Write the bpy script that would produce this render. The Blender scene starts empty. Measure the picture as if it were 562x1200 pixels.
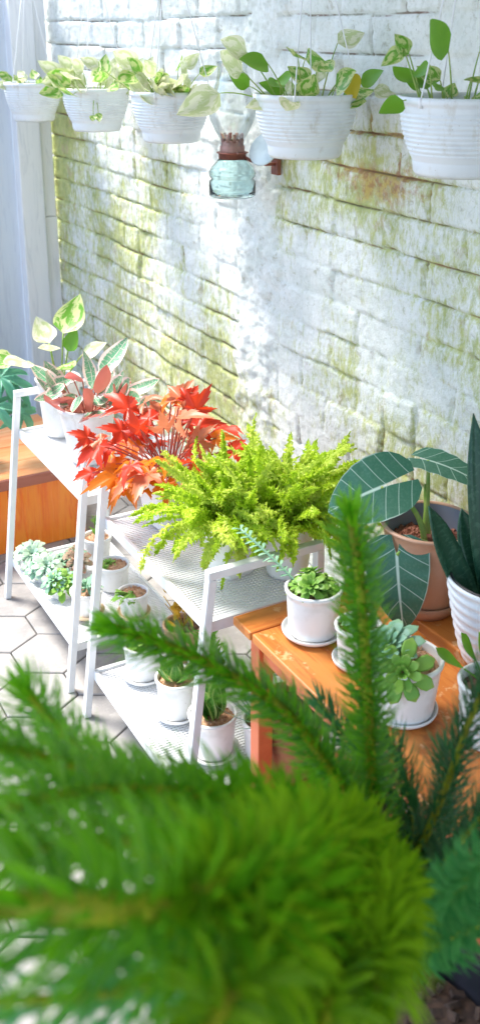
import bpy, bmesh, math, random
import numpy as np
from mathutils import Vector, Matrix
R = math.radians
S = bpy.context.scene
C = S.collection
rnd = random.Random(11)

# ------------------------------------------------------------------ camera, light, exposure
cam_d = bpy.data.cameras.new('camera'); cam = bpy.data.objects.new('camera', cam_d); C.objects.link(cam)
PITCH, AZ = 18.8636, 29.2784
cam.location = (-1.28, 0, 1.5)
cam.rotation_euler = (R(90 - PITCH), 0, R(-AZ))
cam_d.sensor_fit = 'VERTICAL'; cam_d.sensor_height = 36.0
cam_d.lens = 36.0                      # 1200 px focal length on a 1200 px high frame
cam_d.shift_y = -150 / 1200            # the photograph is the lower part of a taller frame
cam_d.clip_start = .02; cam_d.clip_end = 400
cam_d.dof.use_dof = True; cam_d.dof.focus_distance = 2.05; cam_d.dof.aperture_fstop = 5.4
S.camera = cam

W = bpy.data.worlds.new('World'); S.world = W; W.use_nodes = True
wn = W.node_tree.nodes; wl = W.node_tree.links
bg = wn['Background']; sky = wn.new('ShaderNodeTexSky')
sky.sky_type = 'NISHITA'; sky.sun_disc = False
SUN_TO = Vector((-.27, .52, 1.0)).normalized()
sky.sun_elevation = math.asin(SUN_TO.z); sky.sun_rotation = math.atan2(SUN_TO.x, SUN_TO.y)
wl.new(sky.outputs[0], bg.inputs[0]); bg.inputs[1].default_value = .15
sl = bpy.data.lights.new('sun', 'SUN'); so = bpy.data.objects.new('sun', sl); C.objects.link(so)
sl.energy = 3.1; sl.angle = R(22); sl.color = (1, .95, .87)
so.rotation_euler = SUN_TO.to_track_quat('Z', 'Y').to_euler(); so.location = (-3, 4, 6)
S.view_settings.view_transform = 'Standard'; S.view_settings.look = 'None'
S.view_settings.exposure = 1.65; S.view_settings.gamma = 1
S.cycles.max_bounces = 10; S.cycles.diffuse_bounces = 6; S.cycles.transparent_max_bounces = 16
S.cycles.use_denoising = True
S.cycles.sample_clamp_indirect = 8

# ------------------------------------------------------------------ materials
class NT:
    def __init__(s, name):
        s.m = bpy.data.materials.new(name); s.m.use_nodes = True
        s.n = s.m.node_tree.nodes; s.l = s.m.node_tree.links
        s.b = s.n['Principled BSDF']; s.out = s.n['Material Output']
    def put(s, sock, v):
        if isinstance(v, bpy.types.NodeSocket): s.l.new(v, sock)
        elif isinstance(v, tuple) and len(v) == 3 and sock.type == 'RGBA': sock.default_value = (*v, 1)
        else: sock.default_value = v
    def math(s, op, a, b=0., c=0.):
        n = s.n.new('ShaderNodeMath'); n.operation = op
        for i, v in enumerate((a, b, c)): s.put(n.inputs[i], v)
        return n.outputs[0]
    def mix(s, f, a, b, mode='MIX'):
        n = s.n.new('ShaderNodeMix'); n.data_type = 'RGBA'; n.blend_type = mode
        s.put(n.inputs[0], f); s.put(n.inputs[6], a); s.put(n.inputs[7], b)
        return n.outputs[2]
    def ramp(s, f, lo, hi):
        n = s.n.new('ShaderNodeMapRange'); n.interpolation_type = 'SMOOTHSTEP'
        s.put(n.inputs[0], f); n.inputs[1].default_value = lo; n.inputs[2].default_value = hi
        return n.outputs[0]
    def coord(s, kind='Object', scale=(1, 1, 1)):
        t = s.n.new('ShaderNodeTexCoord'); mp = s.n.new('ShaderNodeMapping')
        s.l.new(t.outputs[kind], mp.inputs[0]); mp.inputs[3].default_value = scale
        return mp.outputs[0]
    def noise(s, vec, scale, detail=4., rough=.55, dist=0.):
        n = s.n.new('ShaderNodeTexNoise'); s.put(n.inputs['Vector'], vec)
        n.inputs['Scale'].default_value = scale; n.inputs['Detail'].default_value = detail
        n.inputs['Roughness'].default_value = rough; n.inputs['Distortion'].default_value = dist
        return n.outputs[0]
    def attr(s, name):
        n = s.n.new('ShaderNodeAttribute'); n.attribute_name = name; return n.outputs['Fac']
    def bump(s, h, strength=.3, dist=.01):
        n = s.n.new('ShaderNodeBump'); s.put(n.inputs['Height'], h)
        n.inputs['Strength'].default_value = strength; n.inputs['Distance'].default_value = dist
        s.l.new(n.outputs[0], s.b.inputs['Normal'])
    def set(s, **k):
        for a, v in k.items(): s.put(s.b.inputs[a.replace('_', ' ')], v)
        return s

def simple(name, col, rough=.5, col2=None, scale=30., bump=0., bscale=80., metallic=0., spec=.5, lo=.4, hi=.65):
    t = NT(name); v = t.coord('Object')
    c = col if col2 is None else t.mix(t.ramp(t.noise(v, scale), lo, hi), col, col2)
    t.set(Base_Color=c, Roughness=rough, Metallic=metallic)
    t.b.inputs['Specular IOR Level'].default_value = spec
    if bump: t.bump(t.noise(v, bscale), bump, .004)
    return t.m

def pot_mat(name, c1, c2):
    t = NT(name); v = t.coord('Object'); vs = t.coord('Object', (1, 1, .35))
    c = t.mix(t.ramp(t.noise(v, 26., 4), .5, .7), c1, c2)
    c = t.mix(t.math('MULTIPLY', t.ramp(t.noise(vs, 38., 5, .7), .56, .72), .45), c, (.52, .48, .40))
    c = t.mix(t.math('MULTIPLY', t.ramp(t.noise(v, 210., 3, .6), .70, .74), .6), c, (.28, .19, .12))
    t.set(Base_Color=c, Roughness=t.math('ADD', t.math('MULTIPLY', t.noise(v, 30., 3), .3), .22)); t.bump(t.noise(v, 90., 4), .05, .004)
    return t.m

def leafmat(name, kind, c1, c2, c3=None, back=None, trans=.35, rough=.38, tcol=None, spec=.4):
    t = NT(name)
    uv = t.coord('UV'); sep = t.n.new('ShaderNodeSeparateXYZ'); t.l.new(uv, sep.inputs[0])
    u, v = sep.outputs[0], sep.outputs[1]
    geo = t.n.new('ShaderNodeNewGeometry'); isl = geo.outputs['Random Per Island']
    ob = t.coord('Object')
    du = t.math('ABSOLUTE', t.math('SUBTRACT', u, .5))
    n1 = t.noise(ob, 55., 3)
    col = t.mix(isl, c1, c2)
    col = t.mix(t.math('MULTIPLY', t.ramp(n1, .3, .75), .45), col, c2)
    mid = t.ramp(du, .035, .008)
    if kind == 'vein':                      # pale midrib and curved side veins
        k = t.math('SUBTRACT', v, t.math('MULTIPLY', t.math('POWER', du, .8), .42))
        fr = t.math('ABSOLUTE', t.math('SUBTRACT', t.math('FRACT', t.math('MULTIPLY', k, 4.4)), .5))
        lat = t.math('MULTIPLY', t.ramp(fr, .04, .008), .75)
        fine = t.math('MULTIPLY', t.ramp(t.noise(ob, 200., 2), .45, .7), .05)
        ln = t.math('MAXIMUM', t.math('MAXIMUM', mid, lat), fine)
        edge = t.ramp(du, .475, .495)
        col = t.mix(t.math('MAXIMUM', ln, t.math('MULTIPLY', edge, .7)), col, c3)
    elif kind == 'variegated':
        nn = t.noise(t.coord('UV', (2.2, 1.6, 1)), 1.6, 4, .6, .6)
        shift = t.math('MULTIPLY', t.math('SUBTRACT', isl, .5), .34)
        col = t.mix(t.ramp(t.math('ADD', nn, shift), .47, .54), col, c3)
        col = t.mix(t.math('MULTIPLY', mid, .3), col, c3)
    elif kind == 'margin':                  # pale margin, feathered centre
        w = t.math('ADD', du, t.math('MULTIPLY', t.math('SUBTRACT', t.noise(t.coord('UV', (1, 5, 1)), 4., 3), .5), .22))
        col = t.mix(t.ramp(w, .33, .37), col, c3)
        f = t.noise(t.coord('UV', (1, 9, 1)), 3., 3)
        col = t.mix(t.math('MULTIPLY', t.ramp(f, .52, .6), .5), col, c3)
        col = t.mix(t.math('MULTIPLY', mid, .8), col, c3)
    elif kind == 'patch':                   # silver patches between darker red veins
        r_ = t.math('MULTIPLY', t.ramp(t.noise(ob, 42., 3), .5, .62), t.math('GREATER_THAN', isl, .45))
        col = t.mix(t.math('MULTIPLY', r_, .8), col, c3)
        col = t.mix(t.math('MULTIPLY', mid, .6), col, (.75, .35, .3))
    elif kind == 'edge':                    # succulent: tip and rim tinted
        col = t.mix(t.ramp(v, .8, 1.), col, c3)
    elif kind == 'band':                    # cross bands
        nn = t.noise(t.coord('UV', (1.2, 10, 1)), 2.6, 4, .6, .4)
        col = t.mix(t.math('MULTIPLY', t.ramp(nn, .5, .6), .6), col, c3)
    if back is not None: col = t.mix(geo.outputs['Backfacing'], col, back)
    t.set(Base_Color=col, Roughness=rough); t.b.inputs['Specular IOR Level'].default_value = spec
    t.bump(n1, .12, .004)
    if trans:
        tr = t.n.new('ShaderNodeBsdfTranslucent')
        t.put(tr.inputs[0], t.mix(.5, col, tcol or c2))
        ms = t.n.new('ShaderNodeMixShader'); ms.inputs[0].default_value = trans
        t.l.new(t.b.outputs[0], ms.inputs[1]); t.l.new(tr.outputs[0], ms.inputs[2])
        t.l.new(ms.outputs[0], t.out.inputs[0])
    return t.m

def wall_mat():
    t = NT('painted_brick')
    v = t.coord('Object'); vs = t.coord('Object', (1, 1, .42))
    joint, moss, rust, flake = t.attr('joint'), t.attr('moss'), t.attr('rust'), t.attr('pier')
    base = t.mix(t.ramp(t.noise(v, 9., 5), .35, .7), (.85, .875, .845), (.72, .76, .715))
    base = t.mix(t.math('MULTIPLY', t.ramp(t.noise(v, 85., 5, .75), .48, .66), .38), base, (.50, .54, .46))
    streak = t.noise(vs, 62., 7, .78, .4)
    big = t.noise(v, 8., 6, .72)
    mm = t.math('ADD', t.math('MULTIPLY', streak, .75), t.math('MULTIPLY', big, .45))
    mf = t.ramp(t.math('ADD', mm, t.math('MULTIPLY', moss, .34)), .66, .88)
    green = t.mix(t.ramp(t.noise(v, 24., 4), .4, .65), (.50, .53, .12), (.34, .39, .06))
    green = t.mix(t.ramp(t.noise(v, 14., 4, .7), .54, .66), green, (.46, .39, .15))
    base = t.mix(t.math('MULTIPLY', mf, .82), base, green)
    rs = t.ramp(t.math('ADD', t.noise(v, 26., 5, .7), t.math('MULTIPLY', rust, .5)), .74, 1.02)
    base = t.mix(t.math('MULTIPLY', rs, .8), base, t.mix(t.ramp(t.noise(v, 60., 3), .4, .6), (.56, .38, .11), (.38, .17, .08)))
    pit = t.ramp(t.noise(v, 130., 3, .6), .70, .76)
    chips = t.ramp(t.noise(v, 34., 6, .75, .4), .60, .635)
    base = t.mix(t.math('MULTIPLY', chips, .5), base, t.mix(t.ramp(t.noise(v, 20., 3), .45, .55), (.46, .46, .30), (.56, .53, .45)))
    base = t.mix(t.math('MULTIPLY', pit, .65), base, (.17, .14, .08))
    jn = t.math('MULTIPLY', t.ramp(joint, .35, .8), t.ramp(t.noise(v, 16., 4, .7), .34, .52))
    dirt = t.mix(t.ramp(t.noise(v, 11., 3), .45, .6), (.21, .18, .10), (.27, .12, .075))
    base = t.mix(t.math('MULTIPLY', jn, .85), base, dirt)
    t.set(Base_Color=base, Roughness=.82); t.b.inputs['Specular IOR Level'].default_value = .25
    t.bump(t.math('ADD', t.math('ADD', t.noise(v, 120., 6, .75), t.math('MULTIPLY', streak, .5)), t.math('MULTIPLY', chips, -.35)), .7, .006)
    return t.m

def wood_mat(name, c1, c2, c3, axis='y', rough=.38, wear=None, spec=.4):
    t = NT(name)
    sc = {'y': (1, .09, 1), 'x': (.09, 1, 1), 'z': (1, 1, .09)}[axis]
    g = t.coord('Object', sc); v = t.coord('Object')
    a = t.noise(g, 55., 6, .65, 1.2); b = t.noise(g, 12., 4, .6, .8)
    geo = t.n.new('ShaderNodeNewGeometry')
    col = t.mix(t.ramp(b, .32, .68), c1, c2)
    col = t.mix(t.math('MULTIPLY', t.ramp(a, .48, .66), .8), col, c3)
    col = t.mix(t.math('MULTIPLY', geo.outputs['Random Per Island'], .35), col, c3)
    if wear:
        col = t.mix(t.ramp(t.noise(v, 20., 5, .7), .58, .64), col, wear)
        col = t.mix(t.math('MULTIPLY', t.ramp(t.noise(v, 9., 4, .65), .56, .68), .6), col, tuple(q * .45 for q in c3))
    t.set(Base_Color=col, Roughness=t.math('ADD', t.math('MULTIPLY', b, .3), rough - .12))
    t.b.inputs['Specular IOR Level'].default_value = spec
    t.bump(a, .18, .003)
    return t.m

def floor_mat():
    t = NT('concrete_hex_tile')
    v = t.coord('Object'); geo = t.n.new('ShaderNodeNewGeometry')
    c = t.mix(geo.outputs['Random Per Island'], (.37, .35, .335), (.29, .28, .27))
    c = t.mix(t.math('MULTIPLY', t.ramp(t.noise(v, 9., 6, .65), .4, .68), .65), c, (.19, .185, .19))
    c = t.mix(t.math('MULTIPLY', t.ramp(t.noise(v, 55., 4, .7), .52, .7), .4), c, (.40, .39, .38))
    c = t.mix(t.math('MULTIPLY', t.ramp(t.noise(v, 3.3, 4, .6), .55, .7), .4), c, (.22, .19, .16))
    t.set(Base_Color=c, Roughness=.62); t.bump(t.noise(v, 75., 5), .25, .004)
    return t.m

M = {}
M['brick'] = wall_mat()
M['floor'] = floor_mat()
M['grout'] = simple('floor_grout', (.21, .20, .19), .9, (.27, .26, .245), 25, .4)
M['white_metal'] = simple('white_powder_coat', (.80, .81, .82), .35, (.74, .75, .77), 14, .05, 200)
M['white_plastic'] = pot_mat('white_plastic', (.80, .80, .79), (.72, .72, .70))
M['pale_blue_plastic'] = pot_mat('cool_white_plastic', (.76, .80, .83), (.69, .73, .76))
M['cream_saucer'] = simple('cream_saucer', (.74, .58, .38), .5, (.66, .48, .30), 25)
M['terracotta'] = simple('terracotta_plastic', (.50, .29, .19), .48, (.43, .24, .155), 14, .06)
M['terracotta_dark'] = simple('old_terracotta', (.42, .16, .07), .7, (.30, .11, .05), 16, .2)
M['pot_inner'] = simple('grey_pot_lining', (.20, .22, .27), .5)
M['black_plastic'] = simple('black_plastic', (.025, .024, .027), .42, (.05, .045, .05), 20)
M['soil_red'] = simple('coconut_chips', (.22, .075, .045), .85, (.36, .15, .10), 120, .5)
M['soil_tan'] = simple('husk_gravel', (.42, .22, .12), .85, (.56, .36, .22), 140, .5)
M['soil_dark'] = simple('dark_soil', (.10, .06, .04), .9, (.18, .10, .06), 90, .5)
M['bench_wood'] = wood_mat('varnished_orange_wood', (.66, .25, .055), (.58, .18, .03), (.45, .11, .02), 'y', wear=(.70, .38, .17))
M['bench_wood_x'] = wood_mat('varnished_orange_wood_end', (.66, .26, .06), (.58, .19, .035), (.46, .12, .02), 'x', wear=(.70, .38, .17))
M['bench_paint'] = simple('coral_paint', (.80, .18, .06), .45, (.70, .14, .045), 14, .1)
M['chest'] = wood_mat('orange_stained_wood', (.92, .21, .012), (.95, .36, .04), (.80, .12, .01), 'z', .24, wear=None, spec=.6)
M['chest_top'] = wood_mat('orange_stained_lid', (.84, .33, .12), (.88, .50, .26), (.74, .22, .07), 'x')
M['chest_lip'] = wood_mat('dark_red_wood', (.34, .10, .06), (.42, .15, .10), (.22, .06, .04), 'x', wear=(.45, .25, .18))
M['iron'] = simple('dark_iron', (.06, .045, .04), .5, metallic=.7)
M['far_panel'] = wood_mat('blue_grey_paint', (.66, .72, .77), (.61, .67, .73), (.54, .60, .67), 'z', .5)
M['far_post'] = wood_mat('white_limed_wood', (.84, .85, .87), (.78, .80, .83), (.68, .70, .74), 'z', .5)
M['shade_roof'] = simple('shade_roof_board', (.55, .54, .52), .8)
M['beam'] = wood_mat('beam_wood', (.40, .28, .18), (.33, .22, .13), (.25, .16, .09), 'y', .6)
M['wire'] = simple('white_wire', (.82, .83, .86), .35)
M['copper'] = simple('aged_copper', (.36, .13, .09), .42, (.24, .09, .07), 40, .1, metallic=.55)
M['brown_tin'] = simple('brown_tin', (.40, .22, .18), .45, (.30, .16, .13), 40, .1, metallic=.3)
M['enamel'] = simple('pale_enamel', (.62, .72, .76), .25, (.5, .6, .65), 20)
def glass(name, col, rough=.02, ior=1.3):
    t = NT(name); t.set(Base_Color=col, Roughness=rough); t.b.inputs['Transmission Weight'].default_value = 1
    t.b.inputs['IOR'].default_value = ior
    return t.m
def thin_glass(name):
    t = NT(name); t.n.remove(t.b)
    lw = t.n.new('ShaderNodeLayerWeight'); lw.inputs[0].default_value = .35
    tr = t.n.new('ShaderNodeBsdfTransparent'); gl = t.n.new('ShaderNodeBsdfGlossy'); gl.inputs['Roughness'].default_value = .04
    t.put(tr.inputs[0], t.mix(t.ramp(lw.outputs['Facing'], .45, 1.), (.97, .985, .985), (.82, .88, .89)))
    ms = t.n.new('ShaderNodeMixShader'); t.put(ms.inputs[0], t.math('ADD', t.math('MULTIPLY', lw.outputs['Fresnel'], .4), .04))
    t.l.new(tr.outputs[0], ms.inputs[1]); t.l.new(gl.outputs[0], ms.inputs[2]); t.l.new(ms.outputs[0], t.out.inputs[0])
    return t.m
M['glass'] = thin_glass('clear_glass')
M['green_glass'] = glass('pale_green_glass', (.80, .93, .92), .04)

M['pothos'] = leafmat('pothos_leaf', 'variegated', (.10, .30, .03), (.17, .40, .04), (.62, .66, .30))
M['pothos_pale'] = leafmat('pale_pothos_leaf', 'variegated', (.48, .58, .26), (.58, .64, .34), (.80, .80, .62), trans=.4)
M['pothos_green'] = leafmat('green_pothos_leaf', 'plain', (.07, .27, .02), (.20, .42, .03))
M['yellow_leaf'] = leafmat('yellow_leaf', 'plain', (.70, .48, .03), (.62, .52, .05))
M['stem_green'] = simple('green_stem', (.22, .38, .06), .5, (.34, .42, .10), 40)
M['stem_red'] = simple('red_stem', (.38, .07, .05), .5, (.50, .14, .09), 40)
M['stromanthe'] = leafmat('tricolour_leaf', 'margin', (.05, .27, .13), (.10, .37, .20), (.84, .66, .60), back=(.58, .12, .11), tcol=(.5, .25, .15), trans=.25)
M['begonia'] = leafmat('red_maple_leaf', 'patch', (.68, .018, .010), (.78, .04, .012), (.50, .34, .28), back=(.62, .05, .02), trans=.4, tcol=(.92, .08, .015))
M['begonia_orange'] = leafmat('orange_maple_leaf', 'patch', (.80, .20, .015), (.85, .32, .03), (.75, .12, .02), back=(.75, .2, .02), trans=.4, tcol=(.9, .28, .01))
M['begonia_silver'] = leafmat('silver_maple_leaf', 'patch', (.48, .40, .32), (.56, .46, .36), (.66, .08, .03), back=(.62, .2, .10), trans=.3, tcol=(.7, .3, .15))
M['fern_pale'] = leafmat('pale_lime_fern', 'plain', (.56, .72, .07), (.68, .78, .14), trans=.42, rough=.5)
M['fern'] = leafmat('lime_fern', 'plain', (.44, .66, .02), (.60, .75, .06), trans=.42, rough=.5)
M['alocasia'] = leafmat('velvet_leaf', 'vein', (.025, .115, .070), (.04, .15, .09), (.46, .60, .51), back=(.16, .30, .20), trans=.12, rough=.42)
M['sansevieria'] = leafmat('dark_sword_leaf', 'band', (.012, .06, .035), (.02, .085, .045), (.06, .15, .09), trans=0, rough=.3)
M['succulent'] = leafmat('mint_succulent', 'edge', (.20, .42, .25), (.30, .52, .36), (.34, .55, .30), trans=.12, rough=.5)
M['succulent_green'] = leafmat('green_succulent', 'edge', (.16, .38, .05), (.26, .47, .07), (.34, .50, .10), trans=.15, rough=.4)
M['succulent_blue'] = leafmat('blue_succulent', 'edge', (.42, .62, .50), (.55, .70, .52), (.60, .68, .42), trans=.12, rough=.5)
M['succulent_rose'] = leafmat('rosy_succulent', 'edge', (.42, .36, .22), (.50, .34, .24), (.62, .25, .18), trans=.12, rough=.5)
M['orange_leaf'] = leafmat('copper_leaf', 'plain', (.50, .28, .03), (.58, .38, .05), trans=.35)
M['broad_green'] = leafmat('striped_green_leaf', 'margin', (.05, .22, .03), (.09, .30, .04), (.42, .56, .18))
M['blue_leaf'] = leafmat('blue_green_lobed_leaf', 'plain', (.10, .36, .24), (.16, .46, .30), trans=.3)
M['grass_blue'] = leafmat('blue_spiky_leaf', 'plain', (.18, .36, .30), (.26, .46, .36))
M['needle'] = leafmat('pine_needle', 'plain', (.022, .18, .005), (.36, .62, .014), trans=.4, rough=.45)
M['needle_fresh'] = leafmat('fresh_pine_needle', 'plain', (.028, .27, .006), (.28, .64, .014), trans=.38, rough=.45)
M['needle_dark'] = leafmat('dark_pine_needle', 'plain', (.02, .13, .035), (.08, .27, .08), trans=.2, rough=.45)
M['needle_blue'] = leafmat('blue_pine_needle', 'plain', (.03, .27, .06), (.16, .52, .14), trans=.25, rough=.45)
M['pine_stem'] = simple('pine_shoot', (.60, .58, .035), .6, (.48, .42, .04), 60)
M['bark'] = simple('pine_bark', (.13, .09, .05), .9, (.20, .14, .08), 50, .5)

# ------------------------------------------------------------------ mesh helpers
class MB:
    def __init__(s): s.v = []; s.f = []; s.uv = []; s.mi = []; s.cur = 0
    def add(s, vs, fs, uvs=None):
        o = len(s.v); s.v.extend([tuple(p) for p in vs])
        for k, f in enumerate(fs):
            s.f.append([i + o for i in f]); s.mi.append(s.cur)
            s.uv.append([uvs[i] for i in f] if uvs else [(0.5, 0.5)] * len(f))
        return s
    def box(s, x0, x1, y0, y1, z0, z1):
        vs = [(x, y, z) for x in (x0, x1) for y in (y0, y1) for z in (z0, z1)]
        return s.add(vs, [(0, 1, 3, 2), (4, 6, 7, 5), (0, 4, 5, 1), (2, 3, 7, 6), (0, 2, 6, 4), (1, 5, 7, 3)])
    def bar(s, a, b, w, d, side=Vector((0, 1, 0))):           # rectangular bar from a to b
        a, b = Vector(a), Vector(b); t = (b - a).normalized(); sd = (side - t * side.dot(t)).normalized(); n = t.cross(sd)
        vs = [p + sd * (i * w / 2) + n * (j * d / 2) for p in (a, b) for i, j in ((-1, -1), (1, -1), (1, 1), (-1, 1))]
        return s.add(vs, [(0, 1, 2, 3), (7, 6, 5, 4), (0, 4, 5, 1), (1, 5, 6, 2), (2, 6, 7, 3), (3, 7, 4, 0)])
    def tube(s, pts, rad, seg=8, cap=True):
        pts = [Vector(p) for p in pts]; n = len(pts)
        rad = [rad] * n if not hasattr(rad, '__len__') else rad
        vs = []; up = None
        for i in range(n):
            t = (pts[min(i + 1, n - 1)] - pts[max(i - 1, 0)]).normalized()
            if up is None: up = t.orthogonal().normalized()
            up = (up - t * up.dot(t)).normalized(); w = t.cross(up)
            for k in range(seg):
                a = 2 * math.pi * k / seg
                vs.append(pts[i] + (up * math.cos(a) + w * math.sin(a)) * rad[i])
        fs = [(i * seg + k, i * seg + (k + 1) % seg, (i + 1) * seg + (k + 1) % seg, (i + 1) * seg + k) for i in range(n - 1) for k in range(seg)]
        if cap: fs += [tuple(range(seg))[::-1], tuple(range((n - 1) * seg, n * seg))]
        return s.add(vs, fs)
    def lathe(s, prof, c=(0, 0, 0), seg=48, sq=0., close=False):
        vs = []; c = Vector(c)
        for r, z in prof:
            for k in range(seg):
                a = 2 * math.pi * (k + .5) / seg; q = 1.
                if sq: q = (abs(math.cos(a)) ** sq + abs(math.sin(a)) ** sq) ** (-1 / sq)
                vs.append(c + Vector((r * q * math.cos(a), r * q * math.sin(a), z)))
        n = len(prof)
        fs = [(i * seg + k, i * seg + (k + 1) % seg, (i + 1) * seg + (k + 1) % seg, (i + 1) * seg + k) for i in range(n - 1) for k in range(seg)]
        return s.add(vs, fs)
    def build(s, name, mat, parent=None, smooth=False, bevel=0., thick=0., sub=0):
        me = bpy.data.meshes.new(name)
        me.from_pydata([tuple(v) for v in s.v], [], s.f)
        uvl = me.uv_layers.new(name='UVMap')
        flat = [c for f in s.uv for p in f for c in p]
        uvl.data.foreach_set('uv', flat)
        for m in (mat if isinstance(mat, (list, tuple)) else [mat]): me.materials.append(m)
        me.polygons.foreach_set('material_index', s.mi)
        if smooth: me.polygons.foreach_set('use_smooth', [True] * len(s.f))
        me.update()
        o = bpy.data.objects.new(name, me); C.objects.link(o)
        if parent is not None: o.parent = parent
        if thick:
            md = o.modifiers.new('thickness', 'SOLIDIFY'); md.thickness = thick; md.offset = 0
        if sub:
            md = o.modifiers.new('smooth', 'SUBSURF'); md.levels = sub; md.render_levels = sub
        if bevel:
            md = o.modifiers.new('bevel', 'BEVEL'); md.width = bevel; md.segments = 2; md.limit_method = 'ANGLE'
        return o

def thing(name, label, cat, loc=(0, 0, 0), group=None, rz=0.):
    o = bpy.data.objects.new(name, None); C.objects.link(o); o.empty_display_size = .05
    o.location = loc; o.rotation_euler = (0, 0, rz); o['label'] = label; o['category'] = cat
    if group: o['group'] = group
    return o

def arc(base, d, L, droop, n=8, side=Vector((0, 0, 0))):
    p = Vector(base); d = Vector(d).normalized(); out = [p.copy()]
    for i in range(n):
        d = (d + Vector((0, 0, -droop)) / n + side / n).normalized(); p = p + d * (L / n); out.append(p.copy())
    return out

PROF = {
    'heart': lambda t: (math.sin(math.pi * min(1, t * 1.0) ** .62) ** .8 if t < 1 else 0) * (1 - .12 * t),
    'lance': lambda t: math.sin(math.pi * t ** .85) ** .75,
    'strap': lambda t: (min(1, .55 + t * 1.3)) * (1 - max(0, (t - .55) / .45) ** 2.2),
    'spoon': lambda t: math.sin(math.pi * (t ** 1.7)) ** .7 * .85 + .15 * (1 - t) * (t > 0),
    'needle': lambda t: 1 - t,
}
def leaf(mb, base, d, nrm, L, W, prof='heart', bend=.6, fold=.18, n=8, cols=(-1, -.5, 0, .5, 1), twist=0., wave=0.):
    """a leaf blade: bends over along its length, folded along the midrib"""
    d = Vector(d).normalized(); nrm = Vector(nrm); nrm = (nrm - d * nrm.dot(d))
    nrm = nrm.normalized() if nrm.length > 1e-4 else d.orthogonal().normalized()
    p = Vector(base); vs = []; uv = []; ph = rnd.random() * 6
    for i in range(n + 1):
        t = i / n; w = PROF[prof](t) * W / 2; s = d.cross(nrm)
        for c in cols:
            q = p + s * (c * w) + nrm * (abs(c) * w * fold * 2 + wave * W * math.sin(t * 9 + ph + c * 2) * abs(c))
            vs.append(q); uv.append(((c + 1) / 2, t))
        a = bend / n
        rot = Matrix.Rotation(a, 3, s) if True else None
        d = (rot @ d).normalized(); nrm = (rot @ nrm).normalized()
        if twist:
            rt = Matrix.Rotation(twist / n, 3, d); nrm = (rt @ nrm).normalized()
        p = p + d * (L / n)
    k = len(cols)
    fs = [(i * k + j, i * k + j + 1, (i + 1) * k + j + 1, (i + 1) * k + j) for i in range(n) for j in range(k - 1)]
    mb.add(vs, fs, uv)

def fleshy(mb, base, d, nrm, L, W, T, bend=.5, n=6, seg=8):
    """a thick succulent leaf: closed, spoon shaped"""
    d = Vector(d).normalized(); nrm = Vector(nrm); nrm = (nrm - d * nrm.dot(d)).normalized()
    p = Vector(base); vs = []; uv = []
    for i in range(n + 1):
        t = i / n
        w = (.35 + .65 * math.sin(math.pi * min(1, t ** 1.25 * .62 + .0) / 1.0)) * W / 2 * (1 - max(0, (t - .72) / .28) ** 2 * .96)
        th = T / 2 * (1 - .75 * t) * (1 if i < n else .2)
        s = d.cross(nrm)
        for k in range(seg):
            a = 2 * math.pi * k / seg
            sy = math.sin(a)
            vs.append(p + s * (math.cos(a) * w) + nrm * (sy * th * (1 if sy < 0 else .45) + abs(math.cos(a)) * w * .22)); uv.append((.5 + .5 * math.cos(a), t))
        rot = Matrix.Rotation(-bend / n, 3, s); d = (rot @ d).normalized(); nrm = (rot @ nrm).normalized()
        p = p + d * (L / n)
    fs = [(i * seg + k, i * seg + (k + 1) % seg, (i + 1) * seg + (k + 1) % seg, (i + 1) * seg + k) for i in range(n) for k in range(seg)]
    fs.append(tuple(range(n * seg, (n + 1) * seg)))
    mb.add(vs, fs, uv)

def rosette(mb, c, r, rings=4, per=7, axis=Vector((0, 0, 1)), wr=.55, flat=.0, th=.16):
    axis = Vector(axis).normalized(); a0 = axis.orthogonal().normalized(); b0 = axis.cross(a0)
    c = Vector(c); ph = rnd.random() * 6
    for k in range(rings):
        f = k / max(1, rings - 1)
        elev = .12 + flat + f * 1.05
        L = r * (1 - .62 * f)
        for j in range(per - (k > 1)):
            a = ph + 2 * math.pi * j / per + k * 2.4 + rnd.uniform(-.12, .12)
            out = a0 * math.cos(a) + b0 * math.sin(a)
            e = elev + rnd.uniform(-.1, .1)
            d = out * math.cos(e) + axis * math.sin(e)
            n_ = axis * math.cos(e) - out * math.sin(e)
            fleshy(mb, c + axis * (r * .12 * f) + out * r * .05, d, n_, L * rnd.uniform(.88, 1.08), L * wr, L * th, .35)

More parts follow.
